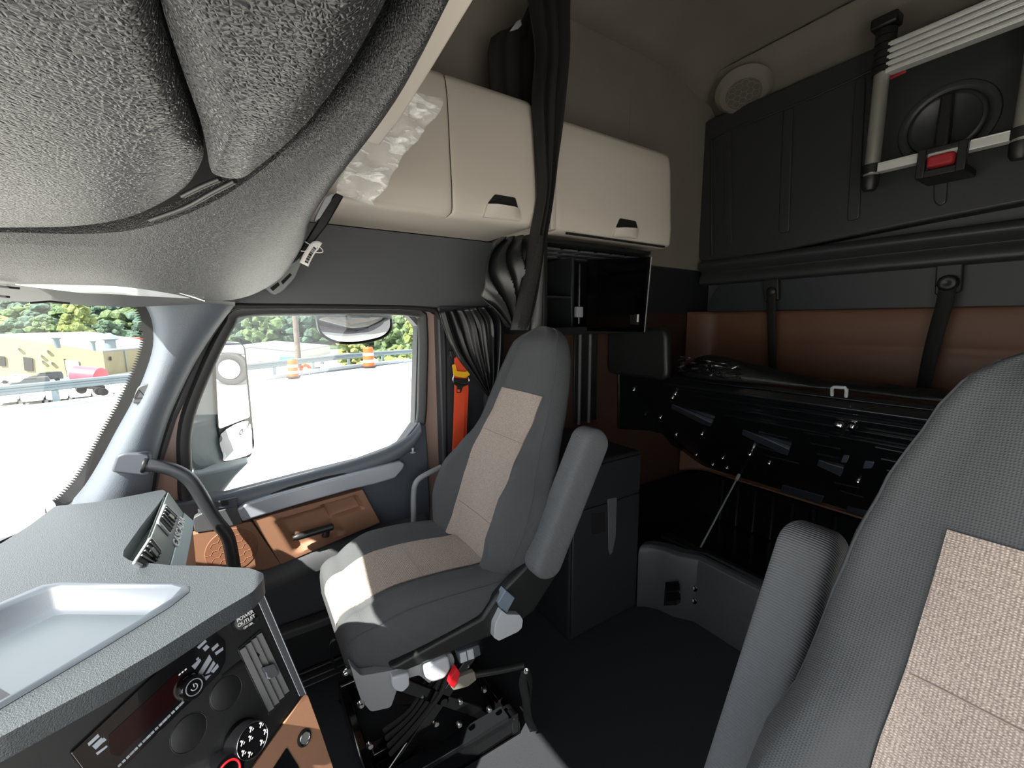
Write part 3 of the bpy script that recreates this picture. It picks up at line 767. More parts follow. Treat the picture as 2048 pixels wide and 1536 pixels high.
# light-lens strip and thin dark clip slots on the header
def hdr(pts, h): return [K(*q) - up * h for q in pts]
prism('lens_strip', [K(*q, .014) for q in [(30, 570), (290, 573), (380, 597), (160, 586)]], up * .004, M('lens', 'c9ced0', .12), con, bevel=.001)
tube('lens_edge', [K(*q, .014) for q in [(303, 570), (350, 582), (408, 601)]], .003, 'chrome', con, seg=8)
for s_ in ([(0, 573), (40, 577)], [(-5, 592), (20, 594)], [(60, 606), (100, 603), (140, 607)]):
    tube('clip_slot', [W(a, b, d=1.52) for a, b in s_], .0028, 'dark', con, seg=6)
# vent shaped lamp at the end of the console
pts = rnd([W(*q, X=1.80) for q in [(520, 568), (560, 540), (597, 512), (604, 524), (590, 556), (566, 582), (548, 590)]], .012)
lampo = prism('side_lamp', pts, (.04, 0, 0), M('lamp_grey', '7b8182', .4), con, bevel=.006, seg=3)
for q in ([(540, 576), (556, 564), (560, 570), (546, 582)], [(562, 563), (580, 546), (584, 550), (566, 569)]):
    prism('lamp_slot', [W(*p, X=1.798) for p in q], (.004, 0, 0), 'dark', lampo)
# cream end beam behind the console edge with a white wedge and a black rail
o = prism('trim_14', [W(*q, Y=-.25) for q in [(985, -60), (930, 30), (868, 132), (833, 188), (800, 240), (760, 290), (750, 270), (770, 230), (770, 200), (815, 120), (870, 20), (910, -70)]], (0, .03, 0), 'cream', bevel=.003); o['kind'] = 'structure'
o = prism('trim_15', [W(*q, X=1.36) for q in [(688, 392), (655, 450), (625, 488), (595, 520), (582, 530), (600, 500), (628, 455), (660, 400), (672, 385)]], (.05, 0, 0), 'black', bevel=.004); o['kind'] = 'structure'
o = prism('trim_16', [W(*q, X=1.34) for q in [(668, 385), (650, 395), (633, 430), (630, 442), (640, 436), (662, 402)]], (.03, 0, 0), 'lgrey', bevel=.002); o['kind'] = 'structure'

# ================================================================ OVERHEAD CABINETS
def cab_profile(xf, zb, zt, lean=.03, r=.05):
    """front face profile in XZ going from the bottom edge up"""
    return [(xf + .05, zb), (xf + .012, zb + .006), (xf + .002, zb + .02), (xf, zb + .10), (xf + .004, zb + .14), (xf + lean * .6, zt - .10), (xf + lean, zt - .03), (xf + lean + .012, zt - .008), (xf + lean + .04, zt)]
def cabinet(label, y0, y1, xf, zb, zt, splits, handles, endx=1.885):
    t = empty('overhead_cabinet', (1.7, (y0 + y1) / 2, zb), label, 'cabinet', 'cream overhead cabinets along the side wall')
    pr = cab_profile(xf, zb, zt)
    body = [(endx, zb + .004), (xf + .07, zb + .004), (xf + .05, zb + .03), (xf + .075, zt - .03), (endx, zt - .012)]
    V, F = prism_geo([(x, y0 - .004, z) for x, z in body], Vector((0, (y1 - y0) + .008, 0)))
    mk('carcass', V, F, 'cream', t, bevel=.006, seg=3)
    ys = [y0] + splits + [y1]
    for i in range(len(ys) - 1):
        a, b = ys[i], ys[i + 1]
        if i > 0: a -= .002
        if i < len(ys) - 2: b += .002
        rows = []
        nst = 10
        # end rounding
        for k in range(nst + 1):
            y = lerp(a, b, k / nst)
            rows.append((y, 0))
        R_ = .03
        samples = [(a, R_), (a - .004, R_ * .45), (a - .012, R_ * .12), (a - .03, 0)] + [(lerp(a - .03, b + .03, q / 6), 0) for q in range(1, 6)] + [(b + .03, 0), (b + .012, R_ * .12), (b + .004, R_ * .45), (b, R_)]
        first = i == 0; last = i == len(ys) - 2
        rows = []
        for y, ins in samples:
            q = ins
            if (y > (a + b) / 2 and not first) or (y < (a + b) / 2 and not last): q = ins * .15
            row = []
            for j, (x, z) in enumerate(pr):
                zz = z + (q * .5 if j < 3 else 0) - (q * .5 if j > 5 else 0)
                row.append(Vector((x + q, y, zz)))
            row = [Vector((endx if (first and y == a) or (last and y == b) else xf + .07, y, row[0].z))] + row + [Vector((endx if (first and y == a) or (last and y == b) else xf + .07, y, row[-1].z))]
            rows.append(row)
        d = loft('door', rows, 'cream', t, smooth=True, angle=60)
        if i in handles:
            hole, pull = handles[i]
            zc = 0
            hp_ = [W(*q, X=xf - .0015) for q in hole]
            prism('handle_recess_shade', rnd(hp_, .008), (.006, 0, 0), 'dark', d, bevel=.001)  # flat dark plate on the door; the recess shade is in its colour
            pp = [W(*q, X=xf - .002) for q in pull]
            # curved scoop pull
            tl, tr, br, bl = pp
            rows2 = []
            for k in range(9):
                v = k / 8; l = tl.lerp(bl, v); r_ = tr.lerp(br, v)
                bul = .018 * math.sin(math.pi * min(1, v * 1.1)) if v < .9 else 0
                row = []
                for m in range(9):
                    u = m / 8; e = min(1, 4 * min(u, 1 - u) + .1)
                    row.append(l.lerp(r_, u) + Vector((-(.020 * (1 - v) ** .6) * e - .003, 0, 0)))
                rows2.append([row[0] + Vector((.012, 0, 0))] + row + [row[-1] + Vector((.012, 0, 0))])
            rows2.insert(0, [p + Vector((.012, 0, 0)) for p in rows2[0]]); rows2.append([p + Vector((.012, 0, 0)) for p in rows2[-1]])
            loft('handle', rows2, 'cream', d)
    return t
c1 = cabinet('cream overhead cabinet nearest the windscreen with two doors', -.22, -1.085, 1.46, 1.835, 2.325, [-.70],
             {1: ([(990, 388), (1031, 395), (1037, 417), (975, 407)], [(974, 408), (1038, 418), (1041, 442), (967, 434)])})
c2 = cabinet('cream overhead cabinet behind the curtain, single door', -1.205, -2.0, 1.50, 1.835, 2.32, [],
             {0: ([(1240, 436), (1272, 442), (1276, 457), (1232, 455)], [(1231, 456), (1276, 458), (1274, 478), (1226, 473)])})
# side cheek and dark strip painted as the shadow under the second cabinet
box('side_cheek', (1.49, -1.20, 1.84), (1.88, -1.175, 2.30), 'cream', c2, bevel=.006)
prism('shadow_gap', [W(*q, X=1.499) for q in [(1134, 464), (1330, 492), (1330, 495), (1134, 468)]], (.01, 0, 0), 'dark', c2)
# pale sill under the first cabinet at the wall
o = prism('trim_17', [(1.86, .05, 1.832), (1.86, -1.10, 1.832), (1.86, -1.10, 1.850), (1.86, .05, 1.850)], (.02, 0, 0), 'cream', bevel=.003); o['kind'] = 'structure'
# rear corner side panel, pale, behind the second cabinet
o = prism('trim_18', [(1.878, -2.06, 1.81), (1.878, -2.07, 1.81), (1.878, -2.07, 2.7), (1.878, -2.06, 2.7)], (.01, 0, 0), 'ceil') if True else prism('trim_18x', rnd([(1.872, -2.04, 1.80), (1.872, -2.84, 1.80), (1.872, -2.84, 2.75), (1.872, -2.04, 2.75)], .05), (.02, 0, 0), M('corner_grey', '77746f', .8), bevel=.008); o['kind'] = 'structure'

# ================================================================ CURTAINS
def drape(name, left, right, X, folds, amp, mat, parent=None, nu=None, nv=26, bulge=.0, seed=1, th=.003, taper=1.0, Xb=None, wav=0.0):
    """cloth hung between a left and a right edge (pixel rays at depth X), pleated in X"""
    rnd_ = random.Random(seed); nu = nu or folds * 10
    L_ = resample(cat([Vector((a, b, 0)) for a, b in left], 6), nv); R_ = resample(cat([Vector((a, b, 0)) for a, b in right], 6), nv)
    ph = [rnd_.uniform(-.5, .5) for _ in range(folds + 2)]; am = [rnd_.uniform(.6, 1.3) for _ in range(folds + 2)]
    rows = []
    for i in range(nv):
        v = i / (nv - 1); Xr = lerp(X, Xb if Xb is not None else X, v)
        row = []
        for j in range(nu + 1):
            u = j / nu; q = L_[i].lerp(R_[i], u)
            fu = u * folds + wav * math.sin(v * 5 + u * 3) ; k = int(min(max(fu, 0), folds))
            a = amp * lerp(am[k], am[k + 1], fu - k if 0 <= fu - k <= 1 else 0) * lerp(1, taper, v)
            dx = a * math.cos(2 * math.pi * fu + ph[k] * .0) + .3 * a * math.sin(4.3 * math.pi * fu + 2 * v)
            p = W(q.x, q.y, X=Xr)
            r = (p - EYE).normalized()
            p = p + Vector((dx - bulge * math.sin(math.pi * u) * math.sin(math.pi * min(1, v * .9 + .1)), 0, 0)) 
            row.append(p)
        rows.append(row)
    return loft(name, rows, mat, parent, solid=th, soff=0)
# small gathered curtain by the door
cu = empty('side_curtain', (1.78, -1.0, 1.0), 'short black gathered curtain hanging beside the orange seat belt', 'curtain')
drape('cloth', [(880, 622), (893, 665), (915, 712), (945, 752), (975, 790)], [(985, 612), (1006, 640), (1006, 690), (1000, 740), (985, 800)], 1.76, 7, .016, 'curtain', cu, seed=4, taper=.55, nv=30)
tube('hem_tape', cat([W(a, b, X=1.775) for a, b in [(880, 619), (900, 624), (930, 619), (960, 616), (990, 611)]], 4), .006, 'curtain2', cu, seg=8)
drape('hanging_tail', [(972, 780), (968, 800), (975, 850), (972, 900)], [(1000, 740), (1003, 800), (1003, 850), (1000, 900)], 1.80, 2, .008, 'curtain2', cu, seed=8)
# big curtain: hanging from the roof, then the gathered bunch behind the seat
cb = empty('divider_curtain', (1.5, -1.15, 1.2), 'long black curtain gathered at the pillar and hanging from the roof between the cabinets', 'curtain')
drape('hanging_fold', [(1055, -60), (1068, 20), (1078, 100), (1072, 190), (1078, 280), (1084, 380), (1070, 460), (1052, 560), (1030, 660)], [(1150, -60), (1143, 20), (1140, 120), (1127, 240), (1112, 330), (1098, 430), (1082, 520), (1070, 600), (1052, 660)], 1.44, 3, .022, 'curtain2', cu and cb, seed=2, nv=40, Xb=1.40)
drape('velcro_strip', [(1077, 470), (1068, 520), (1050, 590), (1036, 655)], [(1088, 470), (1082, 530), (1070, 590), (1056, 655)], 1.375, 1, .002, M('velcro', '2a2725', .9, bump=1, scale=300, dist=.004, var=.8, vscale=260), cb)
drape('gathered_bunch', [(1000, 476), (975, 505), (965, 545), (968, 588), (990, 622), (1018, 655)], [(1082, 470), (1078, 500), (1070, 545), (1060, 590), (1048, 625), (1036, 655)], 1.52, 5, .022, 'curtain', cb, seed=5, nv=40, bulge=.07, wav=.5)
drape('upper_end', [(985, 72), (979, 100), (980, 140), (984, 200)], [(1085, 20), (1085, 80), (1085, 140), (1083, 215)], 1.66, 3, .012, 'curtain2', cb, seed=7)
drape('roof_end', [(1062, 0), (1040, 50), (1030, 68)], [(1086, 0), (1086, 60), (1086, 90)], 1.66, 2, .006, 'curtain2', cb, seed=6)
# hook at the top of the curtain
o = prism('curtain_hook', [W(*q, X=1.65) for q in [(1020, 62), (1034, 42), (1042, 38), (1044, 50), (1036, 58)]], (.006, 0, 0), 'lgrey', bevel=.002)
tag(o, 'small pale hook at the roof where the black curtain is fixed', 'hook')
# rounded grey pillar sleeve beside the bunch
pts = cat([W(a, b, X=1.47) for a, b in [(1078, 470), (1076, 540), (1074, 600), (1070, 665)]], 4)
o = tube('trim_19', [W(1079, 470, X=1.49), W(1076, 560, X=1.49), W(1072, 680, X=1.49), W(1070, 800, X=1.50)], .022, 'sleeve', seg=16); o['kind'] = 'structure'

# ================================================================ SEAT BELT ON THE PILLAR
sb = empty('seat_belt', (1.8, -.86, .8), 'orange seat belt hanging on the pillar behind the passenger door', 'seat belt')
def ribbon(name, px, X, w, mat, parent, th=.0025, Y=None, tw=0.0):
    C_ = resample(cat([W(a, b, X=X) if Y is None else W(a, b, Y=Y) for a, b in px], 6), 24)
    rows = []
    for i, c in enumerate(C_):
        t = (C_[min(i + 1, 23)] - C_[max(i - 1, 0)]).normalized()
        s = (Vector((0, 1, 0)) if Y is None else Vector((1, 0, 0))); s = (s - t * s.dot(t)).normalized()
        s = (s + t.cross(s) * math.sin(tw * i / 23)).normalized()
        rows.append([c + s * w / 2, c + s * w / 6 + t.cross(s) * .0008, c - s * w / 6 - t.cross(s) * .0008, c - s * w / 2])
    return loft(name, rows, mat, parent, solid=th, soff=0)
prism('webbing', [W(*q, X=1.80) for q in [(909, 712), (924, 716), (934, 738), (937, 780), (934, 850), (930, 960), (902, 960), (907, 850), (909, 780)]], (.0025, 0, 0), 'belt', sb)
prism('webbing', [W(*q, X=1.792) for q in [(912, 768), (930, 768), (928, 860), (922, 960), (904, 960), (908, 860)]], (.0025, 0, 0), 'belt', sb)
prism('yellow_clip', rnd([W(*q, X=1.785) for q in [(905, 730), (911, 728), (914, 742), (932, 744), (938, 738), (940, 750), (930, 756), (908, 752)]], .003), (.006, 0, 0), 'yellow', sb, bevel=.0015)
lp_ = cat([W(a, b, X=1.783) for a, b in [(908, 750), (906, 760), (912, 766), (930, 768), (938, 762), (936, 752)]], 4)
tube('belt_ring', lp_, .003, 'chrome', sb, seg=8)
tg = prism('tongue', rnd([W(*q, X=1.782) for q in [(906, 756), (938, 758), (936, 770), (926, 774), (922, 786), (914, 786), (914, 772), (907, 768)]], .003), (.006, 0, 0), 'black', sb, bevel=.0015)
prism('tongue_slot', [W(*q, X=1.781) for q in [(915, 779), (920, 779), (920, 784), (915, 784)]], (.002, 0, 0), 'belt', tg)
prism('top_loop', rnd([W(*q, X=1.79) for q in [(900, 702), (912, 700), (912, 716), (903, 716)]], .004), (.02, 0, 0), 'black', sb, bevel=.002)
# pale grab bar by the seat
gb = tube('pull_bar', cat([W(a, b, X=1.76) for a, b in [(882, 934), (866, 942), (850, 950), (838, 958), (831, 968), (828, 982), (827, 1010), (828, 1060)]], 5), .0125, 'greyp', seg=14)
tag(gb, 'pale grey curved pull bar between door and passenger seat back', 'grab bar')

# ================================================================ SEATS
def make_seat(dx, dy, dz, arm_side, label, base=True):
    root = empty('driver_seat' if arm_side > 0 else 'passenger_seat', (1.37 + dx, -.45 + dy, 0), label, 'seat')
    ox, oy = 1.37 + dx, -.685 + dy
    O = Vector((ox, oy, .57 + dz)); a = Vector((0, -.345, .939)).normalized(); n = Vector((0, .939, .345)).normalized(); Xv = Vector((1, 0, 0))
    wt = [(-.06, .20), (0, .235), (.10, .28), (.20, .298), (.30, .290), (.40, .258), (.50, .232), (.60, .218), (.70, .200), (.80, .172), (.87, .146), (.91, .105), (.93, .06)]
    bt = [(-.06, .045), (.05, .075), (.15, .095), (.27, .090), (.38, .052), (.47, .012), (.56, -.022), (.70, -.034), (.9, -.03)]
    if arm_side > 0:
        wt = [(a_, b_ * (1 + .11 * sst((a_ - .35) / .2))) for a_, b_ in wt]; bt = [(a_, max(b_, -.008)) for a_, b_ in bt]
    tt = [(-.06, .10), (.2, .13), (.6, .13), (.8, .12), (.90, .09), (.93, .05)]
    front = [(-1, -.30), (-.975, -.08), (-.92, .55), (-.83, .98), (-.72, .92), (-.60, .45), (-.50, .10), (-.42, 0), (0, -.04), (.42, 0), (.50, .10), (.60, .45), (.72, .92), (.83, .98), (.92, .55), (.975, -.08), (1, -.30)]
    def f_at(u, s):
        b = interp(bt, s); T = interp(tt, s)
        g = interp([(x, y) for x, y in front], u)
        rr = 1 - max(0, abs(u) - .86) / .14
        edge = -.045 * (1 - math.sqrt(max(0, 1 - (1 - rr) ** 2))) if abs(u) > .86 else 0
        dome = 0.0
        top = -.03 * sst((s - .85) / .08)
        lumbar = .022 * math.exp(-((s - .22) / .16) ** 2)
        return b * g + edge + top + lumbar * (1 - abs(u) ** 2)
    rows = []
    ns = 44
    for i in range(ns + 1):
        s = lerp(-.06, .93, i / ns) if i < ns else .93
        if i > ns - 10: s = lerp(lerp(-.06, .93, (ns - 10) / ns), .93, math.sin(math.pi / 2 * (i - ns + 10) / 10))
        w = interp(wt, s); T = interp(tt, s)
        row = []
        for k in range(49):
            u = -1 + 2 * k / 48
            row.append(O + a * s + Xv * (u * w) + n * f_at(u, s))
        for k in range(1, 16):
            th_ = math.pi * k / 16; c_ = math.cos(th_); sn = math.sin(th_)
            uu = (abs(c_) ** .45) * (1 if c_ > 0 else -1); dd = sn ** .5
            row.append(O + a * s + Xv * (uu * w) + n * (lerp(f_at(1, s), -T, dd)))
        rows.append(row)
    loft('backrest', rows, 'fabric', root, closed=True, caps=True)
    # tweed centre panel
    def ins_rows(s0, s1, hw, lift, m=24, nn=20):
        rr = []
        for i in range(m + 1):
            s = lerp(s0, s1, i / m); w = interp(wt, s); h = interp(hw, s)
            row = [O + a * s + Xv * (-1 + 2 * j / nn) * h + n * (f_at((-1 + 2 * j / nn) * h / w, s) + lift) for j in range(nn + 1)]
            rr.append(row)
        return rr
    hw = [(-.06, .145), (.15, .15), (.35, .152), (.5, .145), (.66, .140)]
    rr = ins_rows(-.055, .655, hw, .0035)
    rr = [[p - n * .006 for p in rr[0]]] + rr + [[p - n * .006 for p in rr[-1]]]
    rr = [[r[0] - n * .006] + r + [r[-1] - n * .006] for r in rr]
    loft('backrest_insert', rr, 'insert', root)
    # seams
    for s in (.16, .47):
        w = interp(wt, s); tube('seam', [O + a * s + Xv * x + n * (f_at(x / w, s) + .0042) for x in [(-.14 + .028 * k) for k in range(11)]], .0012, M('seam_thread', '8d8078', .9) if 'seam_thread' not in bpy.data.materials else bpy.data.materials['seam_thread'], root, seg=5)
    for sg in (-1, 1):
        pts = []
        for i in range(26):
            s = lerp(-.02, .89, i / 25); w = interp(wt, s); pts.append(O + a * s + Xv * (sg * .955 * w) + n * (f_at(.955, s) + .0005))
        tube('piping', pts, .0016, 'fabric_side', root, seg=6)
    # cushion: sections along depth
    cz = .62 + dz; cy0, cy1 = oy + .435, oy - .03
    rows = []; irows = []
    nd = 34
    for i in range(nd + 1):
        t = i / nd; y = lerp(cy0, cy1, t)
        # front roll: profile drops in front
        fr_ = max(0, 1 - t / .26)
        drop = .028 * fr_ ** 2
        wdt = .265 + .012 * math.sin(math.pi * t) - .020 * fr_ ** 3
        zt = cz - drop - .025 * t + .012 * math.sin(math.pi * min(1, t * 1.2))
        zb = cz - .19 + .02 * fr_ ** 2 + .0 * t
        row = []
        for k in range(33):
            u = -1 + 2 * k / 32; au = abs(u)
            bol = .034 * sst((au - .50) / .2) * (1 - sst((au - .80) / .2) * .9) * (1 - .5 * fr_)
            side = -.045 * (1 - math.sqrt(max(0, 1 - (max(0, au - .82) / .18) ** 2)))
            row.append(Vector((ox + u * wdt, y, zt + bol + side)))
        irows.append([row[k] + Vector((0, 0, .0035)) for k in range(9, 24)])
        z_e = row[-1].z
        for k in range(1, 8):
            q = k / 8; row.append(Vector((ox + wdt * (1 - .06 * q * q) , y, lerp(z_e, zb, q))))
        for k in range(9):
            u = 1 - 2 * k / 8; row.append(Vector((ox + u * wdt * .93, y, zb)))
        z_s = row[0].z
        for k in range(7, 0, -1):
            q = k / 8; row.append(Vector((ox - wdt * (1 - .06 * q * q), y, lerp(z_s, zb, q))))
        rows.append(row)
    # close the front with a rounded nose
    nose = []
    for k in range(8, 0, -1):
        th_ = math.pi / 2 * k / 8
        c0_ = Vector((ox, cy0, cz - .115))
        r0 = rows[0]
        nose.append([Vector((lerp(p.x, ox, .14 * (1 - math.cos(th_)) ** 2), p.y + .062 * math.sin(th_), c0_.z + (p.z - c0_.z) * (.42 + .58 * math.cos(th_) ** .8 if th_ < 1.57 else .42))) for p in r0])
    allr = nose + rows
    loft('seat_cushion', allr, 'fabric', root, closed=True, caps=True)
    inose = [[row_n[k] + Vector((0, .003, .002)) for k in range(9, 24)] for row_n in nose]
    ii = inose + irows
    rr = [[r[0] - Vector((0, 0, .008))] + r + [r[-1] - Vector((0, 0, .008))] for r in ii]
    loft('cushion_insert', rr, 'insert', root)
    tube('piping', [r[34 - 3] + Vector((arm_side * -0, 0, .0)) if False else r[1] + Vector((-.0005, 0, .0005)) for r in allr[2:]], .0018, 'fabric_side', root, seg=6)
    tube('piping', [r[31] + Vector((.0005, 0, .0005)) for r in allr[2:]], .0018, 'fabric_side', root, seg=6)
    ys = lerp(cy0, cy1, .45); row = rows[int(nd * .45)]
    tube('seam', [row[k] + Vector((0, 0, .0042)) for k in range(9, 24)], .0012, bpy.data.materials['seam_thread'], root, seg=5)
    # armrest folded up along the backrest, cabin side
    ax = ox + arm_side * (.31 if arm_side < 0 else .318)
    p0 = Vector((ax, -1.025 + dy, 1.085 + dz)); p1 = Vector((ax, -.775 + dy, .615 + dz))
    d = (p1 - p0); Ln = d.length; d.normalize(); nn_ = Vector((1, 0, 0)).cross(d).normalized()
    if nn_.y < 0: nn_ = -nn_
    rows = []
    for i in range(41):
        t = .5 - .5 * math.cos(math.pi * i / 40)
        q = abs(2 * t - 1); sc = math.sqrt(max(.0, 1 - max(0, (q - .80) / .20) ** 2)); sc = max(sc, .04)
        wd_ = .046 * (.45 + .55 * sc); dp = .062 * lerp(1.0, .92, t) * sc
        c = p0 + d * (Ln * t)
        row = []
        for k in range(40):
            th_ = 2 * math.pi * k / 40; cc, ss = math.cos(th_), math.sin(th_)
            row.append(c + Xv * (abs(cc) ** .42 * (1 if cc > 0 else -1) * wd_) + nn_ * (abs(ss) ** .42 * (1 if ss > 0 else -1) * dp - .01))
        rows.append(row)
    loft('armrest', rows, M('armrest_grey', '626467', .9, bump=.6, scale=72, kind='rib', dist=.0015, spec=.2) if 'armrest_grey' not in bpy.data.materials else bpy.data.materials['armrest_grey'], root, closed=True, caps=True)
    lathe('armrest_pivot', p1 + Vector((-arm_side * .06, -.04, .02)), Vector((1, 0, 0)), [(.035, -.03), (.035, .03)], 'black', root)
    return root, (ox, oy, cz)
pseat, pc = make_seat(0, 0, 0, -1, 'charcoal passenger seat with tweed centre panel and folded armrest, facing forward by the door')
dseat, dc = make_seat(-1.385, .17, 0, 1, 'charcoal driver seat filling the lower right corner, tweed centre panel')
# ---- base of the passenger seat
def pedestal(root, ox, oy, near):
    s = near
    nx = ox + s * .255
    # side shroud (dark) rising to the recliner
    pts = [(.35, .46), (.0, .44), (-.10, .46), (-.20, .56), (-.24, .66), (-.15, .69), (-.04, .625), (.05, .575), (.10, .525), (.40, .49)]
    V, F = prism_geo([(nx, oy + y - .0, z) for y, z in pts], Vector((s * .035, 0, 0))); mk('side_shroud', V, F, 'black', root, bevel=.010, seg=3)
    return nx
nx = pedestal(pseat, pc[0], pc[1], -1)
XN = nx - .036
def pn(name, px, X, th, mat, parent=pseat, r=.004, bevel=.003, **k): return plate(name, px, mat, th, parent, r=r, bevel=bevel, X=X, **k)
# grey lower shell with knobs
pn('lower_shell', [(700, 1330), (722, 1352), (790, 1340), (870, 1318), (904, 1306), (910, 1322), (904, 1338), (880, 1335), (860, 1368), (838, 1350), (800, 1362), (782, 1415), (742, 1424), (722, 1400), (712, 1370)], XN + .02, .03, 'greyp', r=.01, bevel=.006)
pn('height_knob', [(784, 1356), (818, 1346), (820, 1372), (806, 1386), (790, 1382), (784, 1372)], XN - .004, .03, 'lgrey', r=.008, bevel=.008, seg=3)
pn('damper_knob', [(849, 1334), (898, 1314), (902, 1338), (890, 1358), (866, 1366), (852, 1358)], XN - .006, .03, 'lgrey', r=.010, bevel=.008, seg=3)
sw_ = pn('switch_block', [(914, 1305), (958, 1290), (962, 1310), (920, 1328)], XN, .02, 'trim2', bevel=.002)
pn('switch', [(920, 1308), (932, 1303), (935, 1322), (922, 1327)], XN - .004, .01, 'lgrey', sw_, r=.001, bevel=.001)
pn('switch', [(934, 1302), (946, 1298), (949, 1317), (937, 1321)], XN - .004, .01, 'lgrey', sw_, r=.001, bevel=.001)
# recliner lever
rl = pn('recline_lever', [(1004, 1221), (1014, 1229), (1040, 1230), (1046, 1240), (1044, 1256), (1036, 1264), (998, 1282), (988, 1276), (990, 1250)], XN - .022, .035, 'lgrey', r=.004, bevel=.004)
pn('lever_arm', [(1012, 1180), (1030, 1196), (1014, 1226), (1000, 1216), (996, 1206)], XN - .012, .03, M('lever_blue', '6f7d8a', .35), r=.003, bevel=.004)
# buckle with red button
bk = pn('buckle', [(912, 1358), (950, 1344), (954, 1360), (936, 1374), (908, 1382), (902, 1374)], XN - .02, .02, M('buckle_beige', '7a766c', .6), r=.004, bevel=.004)
pn('release_button', [(903, 1356), (914, 1336), (920, 1346), (916, 1364), (906, 1376), (899, 1370)], XN - .022, .02, 'redb', bk, r=.002, bevel=.002)
# adjuster arm with hanging strap
def Q(px, py, X): return W(px, py, X=X)
tube('adjuster_arm', cat([Q(930, 1352, XN), Q(965, 1346, XN - .01), Q(1010, 1338, XN - .02), Q(1046, 1330, XN - .03)], 4), .011, 'black', pseat)
lathe('arm_bolt', Q(1052, 1340, XN - .045), Vector((-1, .3, .2)), [(.010, 0), (.010, .006), (.006, .008)], 'chrome', pseat, seg=10)
ribbon('hanging_strap', [(1050, 1340), (1046, 1368), (1052, 1400), (1056, 1435), (1068, 1462)], XN - .04, .028, 'strap', pseat, tw=2.4)
ribbon('hanging_strap', [(1054, 1342), (1062, 1370), (1060, 1405), (1054, 1430)], XN - .035, .022, 'strap', pseat, tw=-2.0)
# suspension: base rails, scissor frames, hoses
ox, oy = pc[0], pc[1]
fl = []
zr = .0
gx0, gx1 = XN + .02, ox + .22
V, F = join([bx((gx0, oy - .05, .0), (gx0 + .03, oy + .46, .085)), bx((gx1 - .03, oy - .05, .0), (gx1, oy + .46, .085)), bx((gx0, oy + .43, .0), (gx1, oy + .46, .07)), bx((gx0, oy - .05, .0), (gx1, oy - .02, .07)), bx((gx0 + .05, oy + .30, .0), (gx0 + .13, oy + .42, .05)), bx((gx0 + .16, oy + .30, .0), (gx0 + .21, oy + .42, .05))])
mk('base_frame', V, F, 'gloss', pseat, bevel=.005)
V, F = join([bx((gx0 + .02, oy - .02, .40), (gx1, oy + .44, .455))]); mk('upper_frame', V, F, 'gloss', pseat, bevel=.005)
for xx in (gx0 + .05, gx1 - .06):
    for (ya, yb) in ((.03, .40), (.40, .03)):
        A_ = Vector((xx, oy + ya, .06)); B_ = Vector((xx, oy + yb, .41)); dv = (B_ - A_); L0 = dv.length; dv.normalize()
        q = Vector((1, 0, 0)).cross(dv)
        V, F = prism_geo([A_ + q * .02, B_ + q * .02, B_ - q * .02, A_ - q * .02], Vector((.012, 0, 0)))
        mk('scissor_arm', V, F, 'gloss', pseat, bevel=.004)
tube('cross_tube', [Vector((gx0 + .04, oy + .215, .235)), Vector((gx1 - .04, oy + .215, .235))], .012, 'steel', pseat)
for sd in range(4):
    r_ = random.Random(sd); P_ = [Vector((gx0 + .05 + .03 * sd, oy + .18, .40)), Vector((gx0 + .03 + .03 * sd, oy + .22, .30)), Vector((gx0 + .05 + .02 * sd, oy + .30, .20)), Vector((gx0 + .09 + .02 * sd, oy + .38, .10 + .01 * sd))]
    tube('air_hose', cat(P_, 6), .0085, 'rubber', pseat)
lathe('air_bellows', Vector((ox + .02, oy + .25, .09)), Vector((0, 0, 1)), [(.06, 0), (.075, .02), (.062, .05), (.075, .08), (.062, .11), (.075, .14), (.062, .17), (.07, .19)], 'rubber', pseat)
for (a, b) in ((740, 1490), (722, 1408), (978, 1418), (918, 1448), (968, 1378), (920, 1402), (872, 1446)):
    lathe('bolt', W(a, b, X=gx0 - .001), Vector((-1, 0, 0)), [(.010, -.004), (.010, .002), (.0075, .008), (.004, .009)], 'chrome', pseat, seg=8)
for (a, b) in ((940, 1517),):
    pass
box('seat_slide', (gx0 - .012, oy + .0, .085), (gx0 + .04, oy + .44, .105), 'steel', pseat, bevel=.003)
# wire handle at the front
tube('slide_bar', cat([W(a, b, X=ox + .10) for a, b in [(690, 1280), (672, 1278), (662, 1288), (664, 1310), (668, 1332), (680, 1340), (696, 1338)]], 4), .0045, 'steel', pseat, seg=8)
lathe('bar_knob', W(692, 1345, X=XN + .05), Vector((-.4, 1, 0)), [(.008, -.01), (.010, 0), (.006, .008)], 'chrome', pseat, seg=12)
# driver seat pedestal
V, F = join([bx((dc[0] - .2, dc[1] - .05, 0), (dc[0] + .2, dc[1] + .44, .46))]); mk('seat_base', V, F, 'black', dseat, bevel=.02)

# ================================================================ SLEEPER
YB = -2.80
up = Vector((0, 0, 1))
